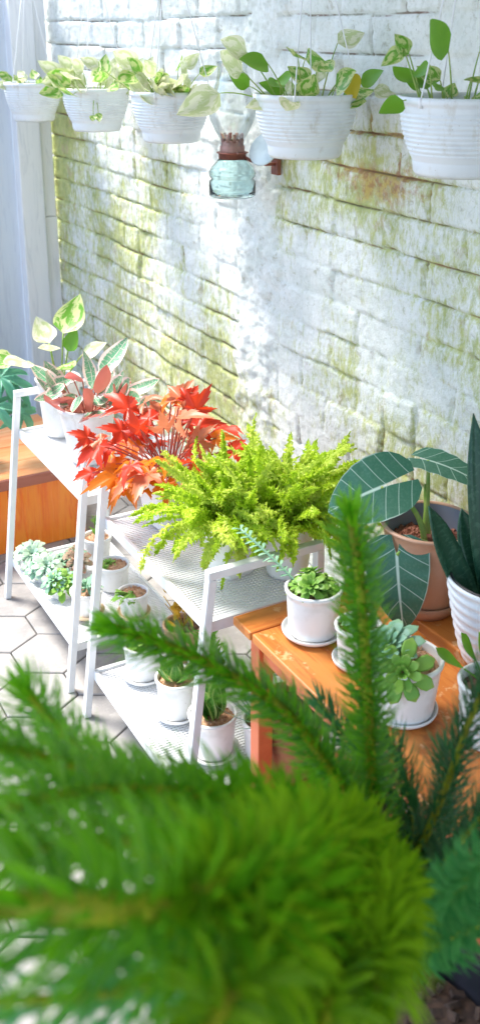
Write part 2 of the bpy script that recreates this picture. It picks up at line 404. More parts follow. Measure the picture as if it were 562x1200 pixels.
def lobed_leaf(mb, base, d, nrm, L, lobes=5, teeth=True, droop=.5, depth=.5):
    """maple-like leaf: radial lobed outline, drooping towards its tips"""
    d = Vector(d).normalized(); nrm = Vector(nrm); nrm = (nrm - d * nrm.dot(d)).normalized(); s = d.cross(nrm)
    base = Vector(base); vs = [base]; uv = [(.5, 0.)]
    out = []; cur = rnd.uniform(-.7, .7)
    span = 2.25
    for i in range(lobes):
        a = -span + 2 * span * i / (lobes - 1)
        ln = L * (1 - .42 * abs(a) / span) * rnd.uniform(.9, 1.08)
        hw = span / (lobes - 1)
        if teeth: pat = [(-.92, 1 - depth), (-.62, .66), (-.5, .60), (-.26, .84), (-.17, .79), (0, 1.03), (.17, .79), (.26, .84), (.5, .60), (.62, .66)]
        else: pat = [(-.9, 1 - depth), (-.5, .75), (-.25, .93), (0, 1.), (.25, .93), (.5, .75)]
        for o, r in pat: out.append((a + o * hw, ln * r * rnd.uniform(.95, 1.05)))
    out.append((span + .55, L * .42)); out.insert(0, (-span - .55, L * .42))
    rings = (.34, .68, 1.)
    for q in rings:
        for a, r in out:
            rr = r * q
            u = math.sin(a) * rr; vv = math.cos(a) * rr
            z = -droop * (u * u + vv * vv) / L * .9 + .16 * L * abs(math.sin(a * math.pi * (lobes - 1) / (2 * span))) * q * q - .12 * abs(u) + cur * u * vv / L
            vs.append(base + d * vv + s * u + nrm * z); uv.append((.5 + .5 * math.sin(a * math.pi * (lobes - 1) / (2 * span)), q))
    m = len(out)
    fs = [(0, 1 + i, 2 + i) for i in range(m - 1)]
    for k in range(len(rings) - 1):
        o = 1 + k * m
        fs += [(o + i, o + m + i, o + m + i + 1, o + i + 1) for i in range(m - 1)]
    mb.add(vs, fs, uv)

def shield_leaf(mb, tip_base, d, nrm, L, W, bend=.7, lobe=.30, cup=.12):
    """arrow/shield shaped leaf with two back lobes and a notch; petiole joins at v=0"""
    d = Vector(d).normalized(); nrm = Vector(nrm); nrm = (nrm - d * nrm.dot(d)).normalized(); s = d.cross(nrm)
    base = Vector(tip_base); nf, nb = 16, 5
    cols = (0, .25, .5, .75, 1)
    def pos(t, u):
        y = t * L; ang = bend * max(t, 0)
        z = -math.sin(ang) * max(t, 0) * L * .5 - (.25 * (t * L) ** 2 / L if t < 0 else 0)
        w = abs(u)
        return base + d * (y * (math.cos(ang * .5))) + s * u + nrm * (z + cup * W * (w / (W / 2)) ** 2 * .35 - .10 * w * max(0, t) + .012 * W * math.sin(t * 26) * (w / (W * .5)))
    def hw(t):
        if t >= 0: return W / 2 * (max(0, 1 - t ** 2.0)) ** .8 * (1 - .0 * t)
        q = -t / lobe; return W / 2 * math.sqrt(max(0, 1 - .8 * q ** 2.6))
    vs = []; uv = []; fs = []
    full = [-1 + .25 * i for i in range(9)]
    row0 = None
    for i in range(nf + 1):
        t = i / nf; h = hw(t)
        for c in full: vs.append(pos(t, c * h)); uv.append((.5 + c / 2, t))
    for i in range(nf):
        for j in range(8): fs.append((i * 9 + j, i * 9 + j + 1, i * 9 + 10 + j, i * 9 + 9 + j))
    for sg in (-1, 1):
        prev = [4 + sg * k for k in range(5)]
        for i in range(1, nb + 1):
            t = -lobe * i / nb; h = hw(t); inner = .14 * W / 2 * (i / nb) ** .9
            cur = []
            for k in range(5):
                c = inner + (h - inner) * k / 4
                vs.append(pos(t, sg * c)); uv.append((.5 + sg * c / (W / 2) / 2, t)); cur.append(len(vs) - 1)
            for k in range(4):
                q = (prev[k], prev[k + 1], cur[k + 1], cur[k]); fs.append(q if sg < 0 else q[::-1])
            prev = cur
    mb.add(vs, fs, uv)

def soil(parent, r, z, mat, c=(0, 0), chip=.006, n=90, mound=.004, name='soil'):
    mb = MB(); prof = [(r, z - .002), (r * .8, z + mound * .4), (r * .5, z + mound), (r * .2, z + mound * 1.2), (.0005, z + mound)]
    mb.lathe(prof, (c[0], c[1], 0), 28)
    for i in range(n):
        a = rnd.random() * 6.283; q = r * .95 * math.sqrt(rnd.random())
        p = Vector((c[0] + q * math.cos(a), c[1] + q * math.sin(a), z + mound * (1.1 - q / r) + chip * .12))
        s = chip * rnd.uniform(.4, 1.1); mt = Matrix.Rotation(rnd.random() * 6, 3, 'Z') @ Matrix.Rotation(rnd.uniform(-.9, .9), 3, 'X') @ Matrix.Rotation(rnd.uniform(-.9, .9), 3, 'Y')
        e = (1.4 * s, .7 * s, .45 * s)
        vs = [p + mt @ Vector((i1 * e[0] / 2, i2 * e[1] / 2, i3 * e[2] / 2)) for i1 in (-1, 1) for i2 in (-1, 1) for i3 in (-1, 1)]
        mb.add(vs, [(0, 1, 3, 2), (4, 6, 7, 5), (0, 4, 5, 1), (2, 3, 7, 6), (0, 2, 6, 4), (1, 5, 7, 3)])
    return mb.build(name, mat, parent)

def pot(parent, r1, r0, h, mat, rim=.004, th=.003, ribs=0, sq=0., curve=0., inner=None, lip=.008, name='pot', z=0., ribamp=.0012):
    """r1 rim radius, r0 base radius; open top; ribs = turned grooves"""
    mb = MB(); prof = [(.0005, z), (r0 * .92, z), (r0, z + .004)]
    n = max(10, ribs * 4)
    for i in range(1, n):
        t = i / n; rr = r0 + (r1 - r0) * (t ** (1 - curve) if curve else t)
        if ribs: rr += ribamp * math.sin(t * ribs * 2 * math.pi)
        if z + t * (h - lip) > z + .004: prof.append((rr, z + t * (h - lip)))
    prof += [(r1, z + h - lip), (r1 + rim, z + h - lip + .001), (r1 + rim + .001, z + h - .002), (r1 + rim - .001, z + h), (r1 - th + .001, z + h), (r1 - th, z + h - .003)]
    ki = len(prof) - 1
    prof += [(r1 - th - (r1 - r0) * .25, z + h * .74), (r1 - th - (r1 - r0) * .5, z + h * .5), (.0005, z + h * .5)]
    seg = 56
    mb.lathe(prof, (0, 0, 0), seg, sq)
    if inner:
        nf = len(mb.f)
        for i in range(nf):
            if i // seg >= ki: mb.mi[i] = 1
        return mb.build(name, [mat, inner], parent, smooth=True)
    return mb.build(name, mat, parent, smooth=True)

def saucer(parent, r, mat, h=.012):
    mb = MB(); mb.lathe([(.0005, 0), (r * .82, 0), (r * .97, h * .6), (r, h), (r - .002, h + .001), (r * .93, h * .75), (r * .8, .004), (.0005, .004)], (0, 0, 0), 48)
    return mb.build('saucer', mat, parent, smooth=True)

# ------------------------------------------------------------------ setting: ground, floor
def kind(o, k): o['kind'] = k; return o
g = MB(); g.add([(-150, -150, -.012), (150, -150, -.012), (150, 150, -.012), (-150, 150, -.012)], [(0, 1, 2, 3)])
kind(g.build('ground', M['grout']), 'structure')
E_ = .1005; fl = MB()
for j in range(-8, 42):
    for i in range(-16, 6):
        cx = -.598 + i * E_ * math.sqrt(3) + (E_ * math.sqrt(3) / 2 if j % 2 else 0); cy = 2.21 + (j - 16) * E_ * 1.5
        if cx > .02 or cy > 3.75: continue
        tz = rnd.uniform(-.0012, .0012); tx, ty = rnd.uniform(-.006, .006), rnd.uniform(-.006, .006)
        ring = lambda q, z: [(cx + q * math.sin(math.pi * k / 3), cy + q * math.cos(math.pi * k / 3), z + tz + tx * q * math.sin(math.pi * k / 3) + ty * q * math.cos(math.pi * k / 3)) for k in range(6)]
        vs = ring(E_ - .0022, -.02) + ring(E_ - .0022, -.002) + ring(E_ - .0045, 0)
        fs = [(k, (k + 1) % 6, 6 + (k + 1) % 6, 6 + k) for k in range(6)] + [(6 + k, 6 + (k + 1) % 6, 12 + (k + 1) % 6, 12 + k) for k in range(6)] + [tuple(range(12, 18))]
        fl.add([(x, y, z) for x, y, z in vs], [f[::-1] for f in fs[:12]] + [fs[12][::-1]])
kind(fl.build('floor', M['floor']), 'structure')

# ------------------------------------------------------------------ brick wall (height field of painted bricks)
def build_wall():
    rs = np.random.RandomState(5)
    NF = 1024
    def field(exp, lo, ax=1.):
        k = np.fft.fftfreq(NF)[:, None] * ax, np.fft.fftfreq(NF)[None, :]
        kk = np.sqrt(k[0] ** 2 + k[1] ** 2); kk[0, 0] = 1
        F = np.fft.fft2(rs.randn(NF, NF)) * np.where(kk * NF < lo, 0, kk ** (-exp)); f = np.real(np.fft.ifft2(F)); return f / f.std()
    span = 5.12                                          # 5 mm cells
    def samp(f, y, z):
        fy = ((y + 1.5) / span * NF) % NF; fz = (z / span * NF) % NF
        iy = fy.astype(int); iz = fz.astype(int); a = fy - iy; b = fz - iz; jy = (iy + 1) % NF; jz = (iz + 1) % NF
        iy %= NF; iz %= NF
        return (f[iz, iy] * (1 - a) + f[iz, jy] * a) * (1 - b) + (f[jz, iy] * (1 - a) + f[jz, jy] * a) * b
    ys = np.concatenate([np.arange(-1.6, .8, .03), np.arange(.8, 3.70, .0058)])
    zs = np.concatenate([np.arange(-.01, 1.72, .0045), np.arange(1.72, 2.36, .02)])
    Y, Z = np.meshgrid(ys, zs)
    f1, f2, f3, f4 = field(1.6, 2), field(1.1, 25), field(1.9, 3), field(1.3, 10)
    n1, n2, n3, n4 = samp(f1, Y, Z), samp(f2, Y, Z), samp(f3, Y, Z), samp(f4, Y, Z)
    ch, bl, jw = .077, .215, .0048
    Zw = Z + .0035 * n1 + .0007 * n4
    row = np.floor(Zw / ch).astype(int); fz = Zw / ch - row
    rowoff = rs.rand(80) * .06 + (np.arange(80) % 2) * .5
    Yw = (Y + 2) / bl + rowoff[row.clip(0, 79)] + .03 * n3 + .012 * n4
    ci = np.floor(Yw).astype(int); fy = Yw - ci
    # a few bricks are halves
    T = rs.rand(80, 60) + .08; D1 = rs.randn(80, 60); D2 = rs.randn(80, 60); D3 = rs.randn(80, 60)
    r_, c_ = row.clip(0, 79), ci.clip(0, 59)
    half = T[r_, c_] < .22
    dz = np.minimum(fz, 1 - fz) * ch; dy = np.minimum(fy, 1 - fy) * bl
    dy = np.where(half, np.minimum(dy, np.abs(fy - .5) * bl), dy)
    hs = np.where(half & (fy > .5), 7, 0)
    c2 = (c_ + hs) % 60
    off = D1[r_, c2] * .0017 + D2[r_, c2] * .0028 * (fy - .5) + D3[r_, c2] * .0022 * (fz - .5)
    open_z = 1 / (1 + np.exp(-(n3 * 1.6 + .9) * 2)); open_y = 1 / (1 + np.exp(-(n1 * 1.6 + .3) * 2))
    gz = np.exp(-(dz / (jw * .62)) ** 2) * open_z; gy = np.exp(-(dy / (jw * .7)) ** 2) * open_y
    J = np.maximum(gz, gy)
    pil = 1 / (1 + np.exp(-(.085 + .012 * n4 - np.abs(Y - (2.20 + .012 * n1 - .03 * (Z - .9)))) / .006))   # plastered pier
    J = J * (1 - pil)
    H = (off * (1 - pil) + .0015 * n2 * .6 + .0005 * n4 + .0022 * n1) - J * .0095 + pil * (.007 + .0028 * n4)
    edge = np.exp(-(np.minimum(dz, dy) / .008) ** 2) * (1 - pil); H -= edge * .0010
    moss = .55 * np.clip((Y - 1.9) / 1.0, 0, 1) * np.exp(-((Z - 1.0) / .5) ** 2) + .30 * np.exp(-((Z - .55) / .35) ** 2) + .22 * n3 + .25 * J + .10 * edge - .07 + .44 * np.exp(-((Y - 1.45) / .7) ** 2)
    moss += .5 * np.exp(-((Y - 3.6) / .12) ** 2) * np.exp(-((Z - 1.15) / .25) ** 2)
    moss += .03; moss -= 1.0 * np.clip((Z - 1.26) / .18, 0, 1) + .25 * pil
    rust = 1.0 * np.exp(-((Y - 1.70) / .16) ** 2 - ((Z - 1.21) / .045) ** 2) + .9 * np.exp(-((Y - 1.72) / .22) ** 2 - ((Z - 1.30) / .10) ** 2) * (J > .25) + .4 * np.exp(-((Y - 1.62) / .05) ** 2 - ((Z - 1.31) / .07) ** 2) + .25 * J * (Y < 2.1) + .3 * np.exp(-((Y - 3.66) / .03) ** 2) * np.exp(-((Z - .8) / .4) ** 2)
    rust += .28 * (1 - np.clip((Z - 1.2) / .1, 0, 1)) * np.clip(n3 - 1.2, 0, 1)
    X = -H
    nz, ny = Y.shape
    co = np.stack([X, Y, Z], -1).reshape(-1, 3)
    idx = np.arange(nz * ny).reshape(nz, ny)
    q = np.stack([idx[:-1, :-1], idx[1:, :-1], idx[1:, 1:], idx[:-1, 1:]], -1).reshape(-1, 4)
    back = np.array([(x, y, z) for x in (.016, .13) for y in (-1.6, 3.70) for z in (-.01, 2.35)], float)
    o = len(co); co = np.concatenate([co, back])
    bq = np.array([(0, 1, 3, 2), (4, 6, 7, 5), (0, 4, 5, 1), (2, 3, 7, 6), (0, 2, 6, 4), (1, 5, 7, 3)]) + o
    fs = np.concatenate([q, bq])
    me = bpy.data.meshes.new('brick_wall')
    me.vertices.add(len(co)); me.vertices.foreach_set('co', co.ravel())
    me.loops.add(fs.size); me.loops.foreach_set('vertex_index', fs.ravel().astype(np.int32))
    me.polygons.add(len(fs)); me.polygons.foreach_set('loop_start', np.arange(0, fs.size, 4, dtype=np.int32))
    me.update(calc_edges=True)
    me.polygons.foreach_set('use_smooth', np.concatenate([np.ones(len(q), bool), np.zeros(6, bool)]))
    z8 = np.zeros(8)
    for nm, a in (('joint', J), ('moss', moss), ('rust', rust), ('pier', pil)):
        at = me.attributes.new(nm, 'FLOAT', 'POINT'); at.data.foreach_set('value', np.concatenate([a.ravel(), z8]).astype(np.float32))
    me.materials.append(M['brick'])
    ob = bpy.data.objects.new('brick_wall', me); C.objects.link(ob)
    ob['label'] = 'old whitewashed brick wall with green moss stains behind the plants'; ob['category'] = 'brick wall'
    return ob
build_wall()

# far end: blue-grey boarded screen and a white post beside the brick
t = thing('panel_wall', 'pale blue grey painted board wall at the far left end', 'wall', (-1.4, 3.70, 0))
for i in range(12):
    mb = MB(); x0 = -1.2 + i * .205; mb.box(x0, x0 + .202, 0, .03, 0, 1.70)
    if x0 + .2 < 1.27: mb.build('board', M['far_panel'], t, bevel=.002)
t = thing('wooden_post', 'white painted wooden post with a dark seam beside the brick wall edge', 'post', (-.1, 3.66, 0))
MB().box(-.048, .038, -.03, .03, 0, 1.74).build('post_board', M['far_post'], t, bevel=.003)
MB().box(.043, .088, -.012, .03, 0, .86).build('side_strip', M['far_post'], t, bevel=.002)
MB().box(.043, .085, -.013, .03, .863, 1.74).build('side_strip', M['far_post'], t, bevel=.002)

# unseen canopy, added to keep sun off the near half and nearer wall, plus the beam the planters hang from
rf = MB(); rf.box(-2.6, .13, -2.2, 2.15, 2.36, 2.42); rf.box(-.56, .13, 2.152, 2.72, 2.36, 2.42)  # second slab added along the wall to shade the nearer bricks
for i in range(8): rf.box(-2.6, .13, -2.1 + i * .58, -2.05 + i * .58, 2.30, 2.36)
kind(rf.build('shade_roof', M['shade_roof']), 'structure')
bm_ = MB(); bm_.box(-.17, -.13, -.6, 3.69, 1.86, 1.92)
kind(bm_.build('beam', M['beam']), 'structure')

# ------------------------------------------------------------------ ladder shelves
def ladder_shelf(loc, label):
    t = thing('plant_shelf', label, 'shelf', loc, 'white metal ladder shelves along the wall')
    L = .515; w, d = .018, .012; zt = .588; xb = .292
    def fx(z): return -.005 + z * .118                        # the front legs lean in
    for y in (w / 2, L - w / 2):
        MB().bar((fx(0), y, 0), (fx(zt), y, zt), w, .016).build('front_leg', M['white_metal'], t, bevel=.0015)
        MB().bar((xb + .006, y, 0), (xb, y, zt), w, .016).build('back_leg', M['white_metal'], t, bevel=.0015)
        MB().box(fx(zt) - .008, xb + .008, y - w / 2, y + w / 2, zt, zt + .016).build('top_rail', M['white_metal'], t, bevel=.0015)
    for zs in (.122, .497):
        x0, x1 = fx(zs) + .009, xb - .006
        fr = MB()
        for y0 in (w / 2 + .009, L - w / 2 - .009): fr.box(x0, x1, y0 - .005, y0 + .005, zs - .022, zs)
        fr.box(x0 - .004, x0 + .004, w, L - w, zs - .025, zs); fr.box(x1 - .004, x1 + .004, w, L - w, zs - .025, zs)
        f_ = fr.build('shelf_frame', M['white_metal'], t, bevel=.001)
        ms = MB(); p = .0062; bw = .0023
        y = w + .012
        while y < L - w - .01: ms.box(x0 + .004, x1 - .004, y - bw, y + bw, zs - .0042, zs - .003); y += p * 1.25
        x = x0 + .006
        while x < x1 - .004: ms.box(x - bw, x + bw, w + .01, L - w - .01, zs - .0062, zs - .0048); x += p * 1.25
        ms.build('wire_mesh', M['white_metal'], f_)
    for y in (w / 2, L - w / 2):
        bl = MB(); bl.lathe([(.0004, .0), (.003, 0), (.003, .0015), (.0004, .002)], (0, 0, 0), 10)
        o = bl.build('screw', M['white_metal'], t); o.location = (fx(.485) - .0085, y, .485); o.rotation_euler = (0, R(-90), 0)
    return t
ladder_shelf((-.605, 2.022, 0), 'white metal ladder shelf nearer the orange chest, holding striped leaves')
ladder_shelf((-.605, 1.415, 0), 'white metal ladder shelf beside the wooden bench, holding lime ferns')

# ------------------------------------------------------------------ orange bench
def bench():
    t = thing('wooden_bench', 'orange varnished wooden bench with coral legs against the brick wall', 'bench', (-.51, 1.40, 0))
    zt = .515; yl = -1.25
    MB().box(0, .475, -.062, 0, zt - .017, zt).build('end_board', M['bench_wood_x'], t, bevel=.003)
    MB().box(.002, .262, yl, -.064, zt - .018, zt - .0006).build('front_plank', M['bench_wood'], t, bevel=.003)
    MB().box(.276, .475, yl, -.064, zt - .018, zt + .004).build('back_plank', M['bench_wood'], t, bevel=.003)
    for x in (.02, .44):
        for y in (-.05, yl + .05): MB().bar((x + .012, y, 0), (x + .012, y, zt - .018), .03, .03).build('leg', M['bench_paint'], t, bevel=.002)
    MB().box(.047, .437, -.062, -.042, zt - .10, zt - .019).build('apron', M['bench_paint'], t, bevel=.002)
    MB().box(.024, .042, yl + .066, -.066, zt - .062, zt - .019).build('apron', M['bench_paint'], t, bevel=.002)
    for i in range(4):
        MB().box(.055 + i * .1, .13 + i * .1, yl + .03, -.03, .15, .165).build('slat', M['bench_paint'], t, bevel=.002)
    for y in (-.05, yl + .05): MB().box(.05, .45, y - .012, y + .012, .128, .149).build('slat_rail', M['bench_paint'], t, bevel=.002)
bench()

# clay pot in the bench's shade
t = thing('clay_pot', 'dark terracotta pot in the shade under the bench', 'pot', (-.40, 1.365, .167))
pot(t, .062, .045, .15, M['terracotta_dark'], rim=.006, lip=.02); soil(t, .056, .135, M['soil_dark'], n=30)

# ------------------------------------------------------------------ orange chest behind the far shelf
t = thing('wooden_chest', 'weathered orange wooden chest standing behind the farther white shelf', 'chest', (-.275, 2.78, 0))
hc = .215
bd = MB()
for i in range(3): bd.box(-.72 + i * .24, -.482 + i * .24, 0, .02, .0, hc)
bd.box(-.72, -.70, .022, .46, 0, hc); bd.box(-.022, -.002, .022, .46, 0, hc); bd.box(-.72, -.002, .462, .48, 0, hc)
bd.build('body', M['chest'], t, bevel=.003)
ld = MB(); ld.box(-.74, .02, -.025, -.008, hc + .002, hc + .034); ld.build('lid_edge', M['chest_lip'], t, bevel=.003)
ld = MB()
for i in range(4): ld.box(-.74, .02, -.006 + i * .125, .117 + i * .125, hc + .004, hc + .030)
ld.build('lid', M['chest_top'], t, bevel=.003)
hd = MB(); hd.tube([(.004, .10, .10), (.018, .09, .085), (.02, .11, .06), (.018, .13, .085), (.004, .12, .10)], .004, 8); hd.build('handle', M['iron'], t, smooth=True)

# ------------------------------------------------------------------ hanging planters
def hanging(loc, r, h, label, mat, spec, wires, zb=1.86):
    t = thing('hanging_planter', label, 'hanging planter', loc, 'white planters hanging in a row')
    mb = MB(); prof = [(.0005, -h + .004), (r * .60, -h + .004), (r * .66, -h), (r * .70, -h + .006), (r * .72, -h + .022)]
    n = 56
    for i in range(n + 1):
        q = i / n; rr = r * (.72 + .235 * math.sin(q * math.pi / 2) ** .85); rr += (.0011 * math.sin(q * 11 * 2 * math.pi) if .12 < q < .9 else 0)
        prof.append((rr, -h + .024 + q * (h - .040)))
    prof += [(r * .965, -.013), (r, -.011), (r * 1.005, -.006), (r, -.001), (r * .97, 0), (r * .945, -.004), (r * .90, -.05), (r * .8, -.07), (.0005, -.072)]
    mb.lathe(prof, (0, 0, 0), 64); mb.build('pot', mat, t, smooth=True)
    soil(t, r * .92, -.022, M['soil_dark'], n=60)
    ap = Vector((0, 0, .36))
    for a in wires:
        p = Vector((math.cos(a) * r * .985, math.sin(a) * r * .985, -.004))
        w = MB(); w.tube([p + Vector((0, 0, -.008)), p, p.lerp(ap, .5), ap], .0013, 6)
        w.tube([p + Vector((0, 0, -.012)), p + Vector((0, 0, .004))], .0035, 8)
        w.build('hanger_wire', M['wire'], t, smooth=True)
    w = MB(); w.tube([ap + Vector((0, 0, -.006)), Vector((0, 0, zb - loc[2]))], .0022, 6); w.build('hook', M['wire'], t, smooth=True)
    for (a, q, tilt, SL, LL, LW, droop, mk, el) in spec:
        st = MB()
        out = Vector((math.cos(a), math.sin(a), 0)); b = out * (r * q) + Vector((0, 0, -.022))
        d = (out * math.sin(tilt) + Vector((0, 0, math.cos(tilt)))).normalized()
        path = arc(b, d, SL, droop, 7, Vector((rnd.uniform(-.3, .3), rnd.uniform(-.3, .3), 0)))
        st.tube(path, [.0018 - .0008 * i / 7 for i in range(8)], 5)
        e = (path[-1] - path[-2]).normalized()
        hd_ = Vector((e.x, e.y, 0)); hd_ = hd_.normalized() if hd_.length > .05 else out
        dl = (hd_ * math.cos(el) + Vector((0, 0, math.sin(el)))).normalized()
        lf = MB(); leaf(lf, path[-1], dl, Vector((-.5 + rnd.uniform(-.4, .4), -.8 + rnd.uniform(-.4, .4), .55)), LL, LW, 'heart', rnd.uniform(.4, 1.0), .14, 8, twist=rnd.uniform(-.3, .3), wave=.02)
        lo = lf.build('leaf', M[mk], t, smooth=True); st.build('leaf_stem', M['stem_green'], lo, smooth=True)
    return t
def rspec(n, mats, tilt=(.15, 1.1), SL=(.06, .13), LL=(.05, .085), droop=(.2, 1.4), el=(-.7, .5), arange=(0, 6.28)):
    o = []
    for i in range(n):
        L = rnd.uniform(*LL)
        o.append((rnd.uniform(*arange), rnd.uniform(.15, .8), rnd.uniform(*tilt), rnd.uniform(*SL), L, L * rnd.uniform(.62, .8), rnd.uniform(*droop), mats[rnd.randrange(len(mats))], rnd.uniform(*el)))
    return o
PI = math.pi
hanging((-.15, 3.422, 1.350), .097, .125, 'small white planter hanging farthest left in front of the blue grey boards', M['pale_blue_plastic'],
        rspec(20, ['pothos_green', 'pothos', 'pothos_pale'], SL=(.02, .05), LL=(.035, .055), tilt=(.1, .8), el=(-.3, .7)), (-2.6, 0.4, 1.6))
hanging((-.15, 2.859, 1.356), .099, .120, 'white planter with pale cream leaves hanging second from the left, overlapping its neighbour', M['pale_blue_plastic'],
        rspec(40, ['pothos_pale', 'pothos_pale', 'pothos_pale', 'pothos'], SL=(.02, .09), LL=(.05, .09), tilt=(.1, .95), el=(-.4, .8)) + rspec(2, ['pothos'], tilt=(1.0, 1.4), SL=(.10, .12), LL=(.025, .035), droop=(1.6, 2.), el=(-1.3, -.8), arange=(3.4, 4.8)), (-2.2, -.2, 1.9))
hanging((-.15, 2.363, 1.369), .101, .122, 'white planter with sparse leaning stems hanging just left of the oil lamp', M['pale_blue_plastic'],
        rspec(30, ['pothos', 'pothos_pale', 'pothos_pale', 'pothos_pale'], SL=(.02, .09), LL=(.05, .085), tilt=(.1, .9), el=(-.4, .7)) + [(-2.7, .5, .5, .09, .07, .05, .9, 'pothos', -.5), (2.6, .7, .9, .13, .05, .035, .3, 'pothos_pale', .3)], (-2.4, -.3, 1.8))
hanging((-.15, 1.752, 1.391), .104, .122, 'white planter with a yellow leaf hanging just right of the oil lamp', M['pale_blue_plastic'],
        rspec(18, ['pothos', 'pothos_pale', 'pothos_green', 'pothos_pale'], SL=(.02, .06), LL=(.045, .075), tilt=(.1, .9), el=(-.6, .6)) + [(2.7, .6, .75, .09, .085, .055, .3, 'pothos_pale', .35), (2.5, .7, 1.0, .10, .10, .065, .6, 'pothos_pale', -.5), (2.9, .5, .5, .12, .075, .05, .4, 'pothos_pale', .2), (3.2, .4, .4, .09, .075, .05, .6, 'pothos_green', -.05),
         (3.9, .3, .2, .10, .07, .045, .3, 'pothos', -.3), (4.4, .3, .25, .09, .065, .045, .4, 'pothos', -.6), (5.2, .4, .3, .075, .055, .045, .6, 'yellow_leaf', -1.2), (5.6, .6, .5, .06, .06, .04, .4, 'pothos_green', .2), (0.2, .4, .2, .12, .06, .045, .2, 'pothos_pale', .2),
         (1.2, .5, .5, .11, .08, .055, .6, 'pothos', -.3), (5.9, .7, .7, .07, .05, .035, 1., 'pothos_pale', -.4)], (-2.35, -.75, .9))
hanging((-.15, 1.298, 1.408), .100, .124, 'white planter with a broad green leaf hanging nearest at the right edge', M['pale_blue_plastic'],
        rspec(18, ['pothos', 'pothos_green'], SL=(.015, .055), LL=(.03, .055), tilt=(.1, .8), el=(-.7, .6)) + [(3.6, .35, .15, .09, .095, .055, .2, 'pothos_green', .5), (2.6, .6, .35, .10, .045, .03, .3, 'pothos', -.8), (3.0, .5, .2, .07, .04, .026, .6, 'pothos_green', -.6), (3.5, .5, .2, .05, .035, .022, .8, 'pothos_green', -.5),
         (4.6, .3, .1, .075, .055, .038, .3, 'pothos_green', -.8), (5.0, .4, .2, .05, .05, .035, .5, 'pothos_green', -.4), (2.2, .6, .3, .09, .05, .03, .1, 'pothos', .7), (5.6, .3, .3, .11, .07, .05, .3, 'pothos_green', .4), (.6, .4, .3, .09, .06, .04, .4, 'pothos', .1), (4.2, .5, .3, .03, .03, .02, 1., 'pothos', -.4)], (-2.95, -.8, 1.2))

# ------------------------------------------------------------------ oil lamp on its bracket
t = thing('oil_lamp', 'glass oil lamp with copper burner mounted on the wall between two planters', 'oil lamp', (-.10, 2.141, 1.136))
b = MB(); b.lathe([(.0005, 0), (.052, 0), (.055, .004), (.055, .036), (.050, .040), (.050, .043), (.054, .047), (.056, .055), (.050, .068), (.036, .083), (.033, .088), (.031, .088), (.034, .082), (.048, .067), (.053, .055), (.047, .042), (.052, .036), (.052, .006), (.0005, .004)], (0, 0, 0), 40)
b.build('reservoir', M['green_glass'], t, smooth=True)
b = MB(); b.lathe([(.030, .086), (.032, .087), (.033, .100), (.037, .101), (.037, .103), (.030, .104), (.029, .088)], (0, 0, 0), 32); b.build('collar', M['copper'], t, smooth=True)
b = MB(); b.lathe([(.029, .103), (.029, .116), (.026, .120), (.026, .127), (.023, .130)], (0, 0, 0), 32)
for k in range(10): a = 2 * PI * k / 10; b.bar((.025 * math.cos(a), .025 * math.sin(a), .126), (.026 * math.cos(a), .026 * math.sin(a), .145), .008, .002, Vector((-math.sin(a), math.cos(a), 0)))
b.tube([(-.01, -.045, .104), (-.003, -.028, .104)], .0022, 6); b.build('burner', M['brown_tin'], t, smooth=True)
b = MB(); b.lathe([(.028, .118), (.030, .135), (.040, .152), (.052, .178), (.054, .195), (.047, .225), (.037, .262), (.033, .290), (.037, .305), (.0365, .306), (.0323, .290), (.0363, .262), (.0463, .225), (.0533, .195), (.0513, .178), (.0393, .152), (.0293, .135)], (0, 0, 0), 40)
b.build('chimney', M['glass'], t, smooth=True)
b = MB(); b.lathe([(.0005, 0), (.030, .002), (.038, .008), (.040, .010), (.037, .013), (.0005, .006)], (0, 0, 0), 32)
o = b.build('reflector', M['enamel'], t, smooth=True); o.location = (.055, -.062, .108); o.rotation_euler = (R(20), R(-62), 0)
b = MB(); b.tube([(.094, -.045, .075), (.065, -.045, .075), (.03, -.032, .085), (.02, -.02, .092)], .004, 8); b.box(.088, .097, -.06, -.03, .05, .11); b.build('bracket', M['copper'], t)

# ------------------------------------------------------------------ potted plants on the shelves and bench
def potted(label, cat, loc, group=None, name='potted_plant', rz=0.): return thing(name, label, cat, loc, group, rz)
U = Vector((0, 0, 1)); TOP, LOW, BEN = .4995, .1245, .5155

# pothos, far shelf
t = potted('white pot with large cream and green leaves at the far end of the shelf', 'potted plant', (-.455, 2.44, TOP), name='potted_pothos')
pot(t, .056, .042, .155, M['white_plastic'], rim=.003); soil(t, .052, .140, M['soil_dark'], n=40)
st = MB()
for a, tilt, SL, LL, el, mk in ((.6, .12, .125, .12, .55, 'pothos'), (-2.6, .7, .13, .10, -.1, 'pothos_pale'), (2.9, .75, .12, .09, -.3, 'pothos'), (-.5, .5, .09, .08, .2, 'pothos_pale'), (1.6, .3, .10, .09, .4, 'pothos_pale'), (-1.6, .5, .08, .075, -.2, 'pothos'), (4.2, .4, .12, .08, .2, 'pothos_pale'), (.2, .2, .08, .07, .9, 'pothos_green')):
    out = Vector((math.cos(a), math.sin(a), 0)); pth = arc(out * .015 + U * .14, out * math.sin(tilt) + U * math.cos(tilt), SL, .3, 6)
    st.tube(pth, .0022, 5); lf = MB(); leaf(lf, pth[-1], out * math.cos(el) + U * math.sin(el), U - out * .3 + Vector((-.3, -.5, 0)), LL, LL * .75, 'heart', .6, .12, 8, wave=.02); lf.build('leaf', M[mk], t, smooth=True)
st.build('stems', M['stem_green'], t, smooth=True)

